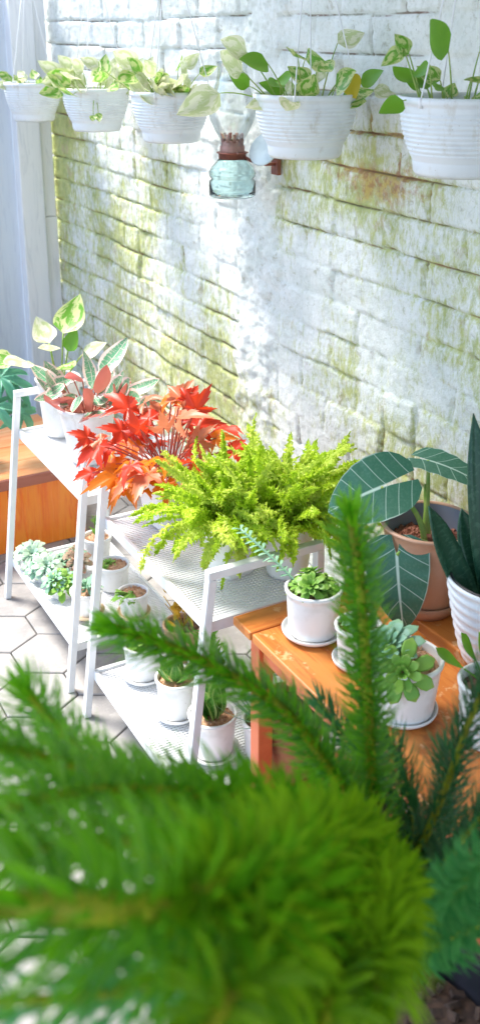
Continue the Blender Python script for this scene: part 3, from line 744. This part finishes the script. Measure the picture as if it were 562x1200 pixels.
# stromanthe
t = potted('white pot of pink edged green and cream striped leaves on the farther shelf', 'potted plant', (-.455, 2.235, TOP), name='potted_stromanthe')
pot(t, .068, .046, .145, M['white_plastic'], rim=.004, lip=.014); soil(t, .063, .130, M['soil_red'], n=120, chip=.008)
st = MB()
for i in range(36):
    a = rnd.uniform(0, 6.283) if i > 11 else rnd.uniform(3.4, 6.0); tilt = rnd.uniform(.15, 1.1); SL = rnd.uniform(.03, .10); out = Vector((math.cos(a), math.sin(a), 0))
    pth = arc(out * rnd.uniform(.005, .04) + U * .132, out * math.sin(tilt) + U * math.cos(tilt), SL, .5, 5); st.tube(pth, .0016, 5)
    el = rnd.uniform(-.5, .75); LL = rnd.uniform(.075, .125) * (.8 if 2.2 < a < 4.2 else 1.); lf = MB()
    leaf(lf, pth[-1], out * math.cos(el) + U * math.sin(el), U * rnd.uniform(.3, 1) + Vector((rnd.uniform(-.7, .1), rnd.uniform(-.8, .0), 0)), LL, LL * rnd.uniform(.36, .46), 'lance', rnd.uniform(.3, 1.0), .12, 8, twist=rnd.uniform(-.4, .4), wave=.03)
    lf.build('leaf', M['stromanthe'], t, smooth=True)
st.build('stems', M['stem_red'], t, smooth=True)

def square_pot(t, r1, r0, h):
    o = pot(t, r1, r0, h, M['white_plastic'], rim=.004, sq=5., lip=.012)
    for sx in (-1, 1):
        for sy in (-1, 1):
            rb = MB(); k = .84
            rb.bar((sx * r0 * k, sy * r0 * k, .006), (sx * r1 * k, sy * r1 * k, h - .014), .006, .006, Vector((1, -sx * sy, 0))); rb.build('corner_rib', M['white_plastic'], t, bevel=.0015)
    return o

# begonia with maple leaves
t = potted('white square pot of red and silver maple shaped leaves beside the lime ferns', 'potted plant', (-.435, 1.825, TOP), name='potted_begonia', rz=.15)
square_pot(t, .056, .040, .13); soil(t, .050, .118, M['soil_dark'], n=30)
st = MB()
for i in range(52):
    a = rnd.uniform(0, 6.283); tilt = rnd.uniform(.05, 1.15); SL = rnd.uniform(.08, .175); out = Vector((math.cos(a), math.sin(a), 0))
    if i < 14: a = rnd.uniform(2.0, 4.8); out = Vector((math.cos(a), math.sin(a), 0)); tilt = rnd.uniform(.6, 1.15); SL = rnd.uniform(.09, .14)
    pth = arc(out * rnd.uniform(0, .03) + U * .12, out * math.sin(tilt) + U * math.cos(tilt), SL, .55, 6); st.tube(pth, .0017, 5)
    el = rnd.uniform(-.7, .6) if tilt > .5 else rnd.uniform(.2, 1.1); LL = rnd.uniform(.044, .070); lf = MB()
    lobed_leaf(lf, pth[-1], out * math.cos(el) + U * math.sin(el), U + out * .25 + Vector((rnd.uniform(-.9, .1), rnd.uniform(-.9, .1), 0)), LL, 5, True, rnd.uniform(.2, 1.0), .50)
    mk = 'begonia_orange' if (i < 14 and i % 3) or i % 9 == 0 else ('begonia_silver' if i % 5 in (1, 3) else 'begonia'); lf.build('leaf', M[mk], t, smooth=True)
st.build('stems', M['stem_red'], t, smooth=True)

# ferns
def fern(label, loc, n, Lr, square, seed):
    global rnd
    rnd = random.Random(seed)
    t = potted(label, 'potted fern', loc, 'lime ferns on the nearer shelf', name='potted_fern', rz=.2)
    if square: square_pot(t, .054, .038, .125)
    else: pot(t, .054, .04, .125, M['white_plastic'], rim=.003)
    soil(t, .048, .112, M['soil_dark'], n=30)
    for i in range(n):
        a = rnd.uniform(0, 6.283); tilt = rnd.uniform(.0, 1.0); L = rnd.uniform(*Lr) * (1.0 if tilt > .3 else .85)
        out = Vector((math.cos(a), math.sin(a), 0)); mt = 'fern_pale' if rnd.random() < .4 else 'fern'
        if i % 9 == 0: dr = rnd.uniform(2.6, 4.2); tilt = rnd.uniform(.7, 1.2); L *= 1.15
        else: dr = rnd.uniform(.3, 1.9)
        K = 26; pth = arc(out * rnd.uniform(.0, .04) + U * .108, out * math.sin(tilt) + U * math.cos(tilt), L, dr, K, Vector((rnd.uniform(-.9, .9), rnd.uniform(-.9, .9), rnd.uniform(-.3, .5))))
        fr = MB(); fr.tube(pth, [.0012 - .0008 * k / K for k in range(K + 1)], 4)
        roll = rnd.uniform(-.9, .9); rollv = rnd.uniform(-1.2, 1.2); PL = rnd.uniform(.013, .022)
        for k in range(2, K + 1):
            tt = k / K; tg = (pth[min(k + 1, K)] - pth[k - 1]).normalized(); sd = tg.cross(U); sd = sd.normalized() if sd.length > .1 else out.cross(U)
            sd = Matrix.Rotation(roll + rollv * tt, 3, tg) @ sd; nr = sd.cross(tg)
            pl = PL * (math.sin(PI * min(1, .2 + tt * .80)) ** .5) * rnd.uniform(.75, 1.2)
            for sg in (-1, 1):
                for half in (0, .5):
                    if rnd.random() < .04: continue
                    q = pth[k] if half == 0 else pth[k - 1].lerp(pth[k], .5)
                    d = (sd * sg + tg * rnd.uniform(.1, .6) + nr * rnd.uniform(-.45, .5)).normalized(); s2 = d.cross(nr).normalized()
                    w = .0034; vs = []; m = 5; dd = d.copy(); pp = q.copy(); cu = rnd.uniform(-.25, .12)
                    for j in range(m + 1):
                        f = j / m; ww = w * (1 - f ** 2.4 * .85) * (1.4 if j % 2 else .55); cr = nr * (rnd.uniform(-.003, .003))
                        vs += [pp - s2 * ww + cr, pp + s2 * ww - cr * .6]; dd = (dd + nr * cu).normalized(); pp = pp + dd * (pl / m)
                    fr.add(vs, [(2 * j, 2 * j + 1, 2 * j + 3, 2 * j + 2) for j in range(m)], [(.2, j / m) for j in range(m + 1) for _ in (0, 1)])
        fr.build('frond', M[mt], t)
fern('bright lime fern spilling over the shelf edge from a white square pot', (-.415, 1.575, TOP), 120, (.10, .195), True, 3)
fern('bright lime fern at the back of the shelf, next to the wooden bench', (-.325, 1.515, TOP), 110, (.115, .215), False, 8)
rnd = random.Random(77)

# small pots
def small_pot(label, loc, r, h, potmat, sauc, soilmat, name, cat='potted plant', taper=.86, ribs=0, group=None, sf=1.16):
    t = potted(label, cat, loc, group, name=name)
    z = 0
    if sauc: saucer(t, r * sf, M[sauc]); z = .0045
    pot(t, r, r * taper, h, M[potmat], rim=.0025, z=z, lip=.009, ribs=ribs)
    soil(t, r * .93, z + h * .86, M[soilmat], n=110, chip=.006)
    return t, z + h * .86
G1 = 'small pots on the lower shelf boards'
# far shelf, lower board
t, z = small_pot('small white pot with a pale spiky plant, nearest the orange chest on the lower board', (-.385, 2.40, LOW), .038, .07, 'white_plastic', None, 'soil_tan', 'potted_succulent')
f = MB()
for i in range(26):
    a = rnd.random() * 6.28; e = rnd.uniform(.3, 1.4); out = Vector((math.cos(a), math.sin(a), 0)); leaf(f, (0, 0, z + rnd.uniform(0, .05)), out * math.cos(e) + U * math.sin(e), U, rnd.uniform(.02, .035), .009, 'lance', .3, .2, 4, (-1, 0, 1))
f.tube([(0, 0, z), (0, 0, z + .07)], .002, 5); f.build('foliage', M['succulent_green'], t, smooth=True)
t, z = small_pot('small white pot with brown gravel showing, behind the shelf leg', (-.405, 2.235, LOW), .040, .07, 'white_plastic', None, 'soil_tan', 'potted_succulent')
f = MB(); rosette(f, (-.01, .012, z + .004), .024, 3, 6); rosette(f, (-.025, -.005, z + .003), .018, 3, 6); f.build('foliage', M['succulent_green'], t, smooth=True)
t, z = small_pot('small white pot on a tan saucer, leafy plant hidden behind the shelf leg', (-.515, 2.145, LOW), .038, .065, 'white_plastic', 'cream_saucer', 'soil_tan', 'potted_succulent')
f = MB()
for i in range(22):
    a = rnd.random() * 6.28; e = rnd.uniform(.1, 1.3); out = Vector((math.cos(a), math.sin(a), 0)); fleshy(f, (out * .008) + U * (z + rnd.uniform(0, .03)), out * math.cos(e) + U * math.sin(e), U, rnd.uniform(.025, .04), .011, .004)
f.build('foliage', M['succulent'], t, smooth=True)
t, z = small_pot('small white pot on a tan saucer with fleshy leaves leaning out to the left', (-.415, 2.085, LOW), .037, .062, 'white_plastic', 'cream_saucer', 'soil_tan', 'potted_succulent')
f = MB()
for i in range(18):
    a = PI + .5 + rnd.uniform(-.8, .8); e = rnd.uniform(-.1, .8); out = Vector((math.cos(a), math.sin(a), 0)); fleshy(f, out * rnd.uniform(0, .03) + U * (z + .006), out * math.cos(e) + U * math.sin(e), U, rnd.uniform(.025, .042), .010, .004)
f.build('foliage', M['succulent_green'], t, smooth=True)
# row of succulents along the front of the lower board
def succ_tray(label, loc, mats, n, r, spread):
    t = potted(label, 'potted succulent', loc, 'succulents along the lower board', name='potted_succulent')
    mb = MB(); mb.lathe([(.0005, 0), (.030, 0), (.034, .028), (.036, .030), (.033, .030), (.031, .022), (.0005, .022)], (0, 0, 0), 36); mb.build('pot', M['white_plastic'], t, smooth=True)
    soil(t, .031, .025, M['soil_tan'], n=20)
    for i in range(n):
        a = 6.28 * i / n + rnd.uniform(-.5, .5); q = spread * math.sqrt(rnd.uniform(.05, 1)); f = MB()
        rosette(f, (q * math.cos(a), q * math.sin(a), .03 + rnd.uniform(0, .02)), r * rnd.uniform(.8, 1.2), 4, 8, Vector((math.cos(a) * .4 - .2, math.sin(a) * .4 - .3, 1)), .42)
        f.build('rosette', M[mats[i % len(mats)]], t, smooth=True)
succ_tray('clump of frosty white succulent rosettes in front of the orange chest', (-.56, 2.455, LOW), ['succulent_blue'], 4, .042, .026)
succ_tray('clump of mint green succulent rosettes in the middle of the lower board', (-.545, 2.365, LOW), ['succulent', 'succulent_blue'], 4, .044, .026)
succ_tray('clump of rosy brown succulent rosettes behind the mint ones', (-.465, 2.36, LOW), ['succulent_rose', 'succulent'], 3, .036, .022)
succ_tray('clump of darker green succulent rosettes next to the shelf leg', (-.535, 2.265, LOW), ['succulent', 'succulent_green'], 4, .040, .026)

# near shelf, lower board
t, z = small_pot('wide white pot on a white saucer half hidden behind the pine tip', (-.50, 1.835, LOW), .043, .085, 'white_plastic', 'white_plastic', 'soil_tan', 'potted_succulent')
f = MB(); rosette(f, (0, 0, z + .01), .04, 4, 7); f.build('foliage', M['succulent_green'], t, smooth=True)
t, z = small_pot('white fluted pot with husk chips and curled green leaves, middle of the lower board', (-.495, 1.675, LOW), .042, .09, 'white_plastic', 'white_plastic', 'soil_tan', 'potted_plant', ribs=0)
f = MB()
for i in range(12):
    a = i * 2.4; e = rnd.uniform(.1, 1.); out = Vector((math.cos(a), math.sin(a), 0)); leaf(f, out * .006 + U * z, out * math.cos(e) + U * math.sin(e), U, rnd.uniform(.045, .07), .026, 'lance', 1.1, .15, 7)
f.build('foliage', M['broad_green'], t, smooth=True)
t, z = small_pot('white pot of upright striped leaves beside the coral bench leg', (-.485, 1.53, LOW), .047, .09, 'white_plastic', 'white_plastic', 'soil_tan', 'potted_plant')
for i in range(11):
    a = i * 2.4 + .5; e = rnd.uniform(.5, 1.35); out = Vector((math.cos(a), math.sin(a), 0)); lf = MB(); leaf(lf, out * .006 + U * z, out * math.cos(e) + U * math.sin(e), U + Vector((-.3, -.4, 0)), rnd.uniform(.07, .11), .032, 'lance', .8, .18, 8, wave=.02); lf.build('leaf', M['broad_green'], t, smooth=True)
t, z = small_pot('pot of copper orange leaves at the back under the upper board', (-.385, 1.865, LOW), .045, .085, 'terracotta', None, 'soil_dark', 'potted_plant')
f = MB()
for i in range(34):
    a = rnd.random() * 6.28; e = rnd.uniform(.1, 1.4); out = Vector((math.cos(a), math.sin(a), 0)); b0 = out * rnd.uniform(.0, .045) + U * (z + rnd.uniform(.02, .10)); leaf(f, b0, out * math.cos(e) + U * math.sin(e), U + Vector((-.4, -.6, 0)), rnd.uniform(.022, .036), .024, 'heart', .4, .1, 5)
for i in range(8): a = i * .8; f.tube(arc((0, 0, z), (math.cos(a) * .5, math.sin(a) * .5, 1), .09, .2, 4), .0013, 4)
f.build('foliage', M['orange_leaf'], t, smooth=True)
t, z = small_pot('pot of feathery green leaves behind the pine tip', (-.40, 1.71, LOW), .042, .085, 'white_plastic', None, 'soil_dark', 'potted_plant')
f = MB()
for i in range(60):
    a = rnd.random() * 6.28; e = rnd.uniform(.0, 1.4); out = Vector((math.cos(a), math.sin(a), 0)); leaf(f, out * .01 + U * (z + rnd.uniform(0, .09)), out * math.cos(e) + U * math.sin(e), U, rnd.uniform(.03, .055), .008, 'lance', .6, .1, 5, (-1, 0, 1))
f.build('foliage', M['pothos_green'], t, smooth=True)
t, z = small_pot('pot of thin blue green spiky leaves beside the bench end', (-.40, 1.475, LOW), .040, .085, 'white_plastic', None, 'soil_dark', 'potted_plant')
f = MB()
for i in range(70):
    a = rnd.random() * 6.28; e = rnd.uniform(.2, 1.5); out = Vector((math.cos(a), math.sin(a), 0)); leaf(f, out * .008 + U * z, out * math.cos(e) + U * math.sin(e), U, rnd.uniform(.08, .15), .005, 'needle', .6, .1, 5, (-1, 0, 1))
f.build('foliage', M['grass_blue'], t, smooth=True)

# bench: succulent in white pot
t, z = small_pot('smooth white pot and saucer with a trailing green succulent on the bench end', (-.415, 1.285, BEN), .047, .088, 'white_plastic', 'white_plastic', 'soil_tan', 'potted_succulent', taper=.9)
f = MB()
for i in range(5):
    a = i * 1.3; rosette(f, (math.cos(a) * .02, math.sin(a) * .02, z + .012 + .01 * (i % 2)), .032, 4, 7, Vector((math.cos(a) * .5, math.sin(a) * .5, 1)), .5)
f.build('foliage', M['succulent_green'], t, smooth=True)
f = MB(); pth = arc((-.01, .02, z), (-.35, .75, .55), .15, .15, 14); f.tube(pth, .0022, 6)
for k in range(3, 15):
    for sg in (-1, 1):
        d = (pth[k] - pth[k - 1]).normalized(); sd = d.cross(U).normalized(); fleshy(f, pth[k], sd * sg + d * .6 + U * rnd.uniform(-.2, .6), U, .019, .007, .003)
f.build('trailing_stem', M['succulent'], t, smooth=True)

# alocasia in terracotta coloured pot
t = potted('terracotta coloured pot with dark green pale veined shield leaves on the bench', 'potted plant', (-.195, 1.255, BEN + .0040), name='potted_alocasia')
saucer(t, .063, M['terracotta'], .026)
pot(t, .082, .052, .165, M['terracotta'], rim=.003, th=.004, z=.006, inner=M['pot_inner'], curve=.12, lip=.006)
soil(t, .068, .128, M['soil_red'], n=420, chip=.011, mound=.006)
def petiole_leaf(base, mid, end, d, nrm, L, Wd, bend=.6, lobe=.28):
    st = MB(); p0, p1, p2 = Vector(base), Vector(mid), Vector(end)
    pts = [(p0 * (1 - q) ** 2 + p1 * 2 * q * (1 - q) + p2 * q * q) for q in [i / 12 for i in range(13)]]
    st.tube(pts, [.0058 - .003 * i / 12 for i in range(13)], 8); st.build('petiole', M['stem_green'], t, smooth=True)
    lf = MB(); shield_leaf(lf, end, d, nrm, L, Wd, bend, lobe); lf.build('leaf', M['alocasia'], t, smooth=True)
ALOC = [((-.012, -.004, .13), (-.0, .02, .20), (-.072, .05, .232), (-.80, .42, -.40), (-.45, -.56, .70), .105, .122, .35, .62),
        ((0, .012, .13), (.02, .03, .22), (.03, .05, .262), (.45, -.88, -.04), (-.10, .06, 1), .12, .09, .4, .3),
        ((-.008, -.012, .13), (-.05, -.02, .17), (-.085, -.02, .135), (-.15, -.35, -.95), (-.72, -.60, .22), .135, .115, .4, .26)]
for a in ALOC: petiole_leaf(*a)
st = MB(); st.tube(arc((.006, .008, .128), (.1, .3, 1), .10, .1, 6), [.006, .0055, .005, .0045, .004, .003, .002], 8); st.build('young_shoot', M['stem_green'], t, smooth=True)

# sansevieria in white ribbed pot
t = potted('large white ribbed pot with dark sword shaped leaves at the right end of the bench', 'potted plant', (-.192, 1.068, BEN + .0040), name='potted_sansevieria')
pot(t, .091, .055, .155, M['pale_blue_plastic'], rim=.002, ribs=8, ribamp=.0022, curve=.3, lip=.010)
lin = MB(); lin.lathe([(.0885, .156), (.0865, .158), (.083, .152), (.076, .11), (.067, .07), (.0005, .07)], (0, 0, 0), 56); lin.build('inner_liner', M['black_plastic'], t, smooth=True)
soil(t, .068, .078, M['soil_dark'], n=60)
for (bx, by, d, n_, L, Wd, bend, tw) in (((-.005), .02, (-.02, .22, 1), (-.8, -.6, 0), .33, .042, -.12, .5), (-.03, .02, (-.45, .62, 1.0), (-.3, -.4, .9), .215, .048, .5, .2), (.0, .03, (.0, .5, .9), (-.7, -.6, .3), .17, .045, .2, .3), (.02, -.01, (.25, -.2, 1), (-.7, -.7, 0), .30, .05, .15, .4), (-.01, -.03, (-.2, -.35, 1), (-.8, -.5, .2), .24, .05, .3, -.3)):
    lf = MB(); leaf(lf, (bx, by, .08), d, n_, L, Wd, 'strap', bend, .22, 14, twist=tw); lf.build('leaf', M['sansevieria'], t, smooth=True, thick=.003)

# echeveria
t, z = small_pot('white pot with a large mint rosette tipping over its rim, before the terracotta pot', (-.415, 1.035, BEN), .055, .095, 'white_plastic', 'white_plastic', 'soil_tan', 'potted_succulent', taper=.84, sf=.98)
f = MB(); rosette(f, (-.022, .012, z + .026), .052, 5, 9, Vector((-.45, .1, 1)), .5, .1); f.build('rosette', M['succulent'], t, smooth=True)
f = MB(); rosette(f, (-.030, -.032, z + .014), .048, 3, 8, Vector((-.7, -.75, .6)), .5, .1); f.build('rosette', M['succulent_green'], t, smooth=True)
# right edge pot
t, z = small_pot('white ribbed pot with soft green leaves at the right edge of the bench', (-.345, .925, BEN), .045, .10, 'white_plastic', None, 'soil_dark', 'potted_plant', ribs=6)
for i in range(9):
    a = i * 2.1; e = rnd.uniform(.1, 1.1); out = Vector((math.cos(a), math.sin(a), 0)); lf = MB(); pth = arc(out * .006 + U * z, out * math.cos(e + .5) + U * math.sin(e + .5), .04, .3, 4); lf.tube(pth, .0014, 4); leaf(lf, pth[-1], out * math.cos(e) + U * math.sin(e), U, .05, .03, 'spoon', .5, .1, 6); lf.build('leaf', M['pothos_green'], t, smooth=True)
t, z = small_pot('small glossy white pot hidden behind the upright pine shoot on the bench', (-.40, 1.175, BEN), .036, .07, 'white_plastic', 'white_plastic', 'soil_dark', 'potted_succulent')
f = MB(); rosette(f, (0, 0, z + .01), .03, 3, 7); f.build('rosette', M['succulent'], t, smooth=True)

# lobed-leaf plant at the far left, on the chest
t = potted('blue green lobed leaf plant standing on the orange chest at the left edge', 'potted plant', (-.565, 2.93, hc + .031), name='potted_philodendron')
pot(t, .06, .045, .11, M['white_plastic'], rim=.003); soil(t, .055, .097, M['soil_dark'], n=20)
st = MB()
for a, tilt, SL, LL, el in ((-.5, .35, .20, .12, -.2), (.0, .5, .17, .11, .0), (-1.1, .55, .14, .10, -.5), (2.5, .4, .18, .11, .1), (.5, .15, .24, .11, .2), (-2.2, .5, .15, .1, -.2), (-.2, .95, .14, .10, -.9)):
    out = Vector((math.cos(a), math.sin(a), 0)); pth = arc(out * .012 + U * .1, out * math.sin(tilt) + U * math.cos(tilt), SL, .3, 6); st.tube(pth, .0025, 5)
    lf = MB(); lobed_leaf(lf, pth[-1], out * math.cos(el) + U * math.sin(el), U + Vector((-.4, -.6, 0)), LL, 7, False, .6, .62); lf.build('leaf', M['blue_leaf'], t, smooth=True)
st.build('stems', M['stem_green'], t, smooth=True)

# ------------------------------------------------------------------ foreground pine in its black pot
t = thing('potted_pine', 'blurred green foxtail pine branches across the foreground in a black pot', 'potted pine', (-.775, .62, 0))
O_ = Vector((-.775, .62, 0))
pot(t, .170, .125, .50, M['black_plastic'], rim=.007, th=.005, lip=.022); soil(t, .158, .455, M['soil_dark'], n=120, chip=.014)
tr = MB(); tr.tube([(0, 0, .45), (.003, 0, .55), (-.002, .004, .66), (0, .01, .80)], [.015, .013, .011, .009], 10); tr.build('trunk', M['bark'], t, smooth=True)
def spline(P, n):
    P = [Vector(p) for p in P]; P = [P[0] * 2 - P[1]] + P + [P[-1] * 2 - P[-2]]; out = []
    for i in range(1, len(P) - 2):
        a, b, c, d = P[i - 1:i + 3]
        for k in range(n):
            u = k / n; out.append(.5 * ((2 * b) + (c - a) * u + (2 * a - 5 * b + 4 * c - d) * u * u + (3 * b - a - 3 * c + d) * u ** 3))
    out.append(P[-2]); return out
def branch(P, mat='needle', nl=.034, dens=3600, r0=.0045, r1=.0022, nw=.0021, start=.0, spread=1.12):
    P = [Vector(p) - O_ for p in P]
    pth = spline(P, 10); n = len(pth)
    b = MB(); b.tube(pth, [r0 + (r1 - r0) * i / (n - 1) for i in range(n)], 7); bo = b.build('branch', M['pine_stem'], t, smooth=True)
    cum = [0.]
    for i in range(1, n): cum.append(cum[-1] + (pth[i] - pth[i - 1]).length)
    L = cum[-1]; nd = MB(); cnt = int(dens * L); gold = 2.39996
    i = 0
    for k in range(cnt):
        s = (start + (1 - start) * k / cnt) * L
        while i < n - 2 and cum[i + 1] < s: i += 1
        f = (s - cum[i]) / max(1e-6, cum[i + 1] - cum[i]); p = pth[i].lerp(pth[i + 1], f); tg = (pth[i + 1] - pth[i]).normalized()
        o1 = tg.orthogonal().normalized(); o2 = tg.cross(o1); a = k * gold + rnd.uniform(-.4, .4)
        out = o1 * math.cos(a) + o2 * math.sin(a)
        tipf = s / L
        ang = (spread - .62 * max(0, (tipf - .93) / .07)) + rnd.uniform(-.16, .16)
        d = out * math.sin(ang) + tg * math.cos(ang)
        ln = nl * rnd.uniform(.75, 1.12) * (1 if tipf < .95 else 1 - .25 * (tipf - .95) / .05)
        sd = d.cross(out + tg * .3).normalized(); w = nw / 2
        curl = tg * rnd.uniform(.45, .8) * (1.12 / spread) ** 3 - out * .1
        p1 = p + d * ln * .4; p2 = p1 + (d + curl * .5).normalized() * ln * .35; p3 = p2 + (d + curl).normalized() * ln * .3
        nd.add([p - sd * w, p + sd * w, p1 - sd * w, p1 + sd * w, p2 - sd * w * .75, p2 + sd * w * .75, p3], [(0, 1, 3, 2), (2, 3, 5, 4), (4, 5, 6)], [(.2, 0), (.8, 0), (.2, .4), (.8, .4), (.3, .7), (.7, .7), (.5, 1)])
    nd.build('needles', M[mat], bo)
BR = [
 ([(-0.773, 0.628, 0.735), (-0.773, 0.643, 0.805), (-0.771, 0.662, 0.919), (-0.773, 0.676, 1.013), (-0.78, 0.686, 1.089)], dict(mat='needle_fresh', nl=.036, dens=3300, nw=.0032, r0=.0055, r1=.0045, spread=1.26)),
 ([(-0.79, 0.634, 0.789), (-0.82, 0.65, 0.849), (-0.854, 0.68, 0.908), (-0.907, 0.715, 0.951), (-0.955, 0.74, 0.979), (-0.991, 0.755, 0.996)], dict(mat='needle_fresh', nl=.036, dens=3300, nw=.0034, r0=.005, r1=.004, spread=1.2)),
 ([(-0.803, 0.593, 0.758), (-0.931, 0.483, 0.912), (-1.078, 0.353, 1.082), (-1.157, 0.325, 1.144), (-1.199, 0.331, 1.162), (-1.231, 0.333, 1.181)], dict(mat='needle_fresh', nl=.062, dens=1350, nw=.0042, r0=.007, r1=.006)),
 ([(-0.789, 0.612, 0.766), (-0.903, 0.549, 0.905), (-1.011, 0.504, 1.006), (-1.104, 0.483, 1.067), (-1.172, 0.461, 1.098), (-1.216, 0.442, 1.112)], dict(mat='needle_fresh', nl=.042, dens=1400, nw=.0033)),
 ([(-0.885, 0.586, 0.841), (-0.998, 0.586, 0.926), (-1.062, 0.597, 0.985), (-1.091, 0.604, 1.024), (-1.113, 0.608, 1.065)], dict(mat='needle_fresh', nl=.034, dens=2000, nw=.0028)),
 ([(-0.899, 0.579, 0.863), (-1.003, 0.533, 0.969), (-1.086, 0.533, 1.036), (-1.133, 0.526, 1.074), (-1.175, 0.515, 1.108)], dict(mat='needle_fresh', nl=.034, dens=2000, nw=.0028)),
 ([(-0.817, 0.574, 0.752), (-0.942, 0.456, 0.921), (-1.044, 0.365, 1.036), (-1.11, 0.304, 1.097), (-1.157, 0.265, 1.115)], dict(nl=.050, dens=1050, nw=.0042, r0=.006, r1=.004)),
 ([(-0.806, 0.589, 0.743), (-0.885, 0.501, 0.869), (-0.967, 0.412, 0.959), (-1.028, 0.345, 1.01), (-1.068, 0.302, 1.027)], dict(nl=.050, dens=1050, nw=.0042, r0=.006, r1=.004)),
 ([(-0.797, 0.602, 0.758), (-0.891, 0.518, 0.904), (-0.969, 0.451, 0.993), (-1.05, 0.382, 1.072), (-1.12, 0.325, 1.137)], dict(nl=.050, dens=1050, nw=.0042, r0=.006, r1=.004)),
 ([(-0.839, 0.558, 0.773), (-0.984, 0.437, 0.937), (-1.087, 0.364, 1.036), (-1.164, 0.333, 1.092), (-1.23, 0.333, 1.124)], dict(mat='needle_blue', nl=.040, dens=750, nw=.0034)),
 ([(-0.807, 0.586, 0.736), (-0.931, 0.47, 0.879), (-1.044, 0.372, 0.992), (-1.11, 0.33, 1.039)], dict(nl=.044, dens=1300, nw=.0036)),
 ([(-0.81, 0.597, 0.758), (-0.931, 0.518, 0.91), (-1.053, 0.461, 1.023), (-1.138, 0.435, 1.08), (-1.209, 0.416, 1.118)], dict(mat='needle_fresh', nl=.042, dens=1300, nw=.0034)),
 ([(-0.796, 0.595, 0.743), (-0.847, 0.527, 0.836), (-0.912, 0.443, 0.932), (-0.969, 0.376, 0.987), (-1.013, 0.327, 1.014)], dict(nl=.040, dens=1800, nw=.0034)),
 ([(-0.767, 0.618, 0.719), (-0.731, 0.647, 0.753), (-0.736, 0.686, 0.784), (-0.745, 0.735, 0.802), (-0.752, 0.771, 0.822)], dict(mat='needle_dark', dens=2000, nw=.0027)),
 ([(-0.768, 0.616, 0.711), (-0.738, 0.619, 0.763), (-0.721, 0.656, 0.789), (-0.713, 0.696, 0.81)], dict(mat='needle_dark', dens=2000, nw=.0027)),
 ([(-0.765, 0.614, 0.711), (-0.743, 0.6, 0.77), (-0.721, 0.598, 0.827), (-0.7, 0.598, 0.887), (-0.677, 0.595, 0.946)], dict(mat='needle_dark', nl=.034, dens=2000, nw=.0027)),
 ([(-0.765, 0.614, 0.711), (-0.721, 0.617, 0.72), (-0.677, 0.639, 0.747), (-0.654, 0.677, 0.785)], dict(mat='needle_dark', nl=.034, dens=2000, nw=.0027)),
 ([(-0.766, 0.611, 0.704), (-0.753, 0.574, 0.751), (-0.736, 0.552, 0.811), (-0.718, 0.528, 0.868)], dict(mat='needle_dark', nl=.034, dens=2000, nw=.0027)),
 ([(-0.798, 0.578, 0.728), (-0.822, 0.51, 0.798), (-0.84, 0.455, 0.879), (-0.84, 0.427, 0.931), (-0.838, 0.396, 0.978)], dict(mat='needle_blue', nl=.036, dens=1900, nw=.003)),
 ([(-0.784, 0.594, 0.696), (-0.812, 0.53, 0.741), (-0.817, 0.483, 0.798), (-0.808, 0.448, 0.844), (-0.803, 0.412, 0.883)], dict(mat='needle_blue', nl=.036, dens=1900, nw=.003)),
]
for P, k in BR: branch(P, **k)
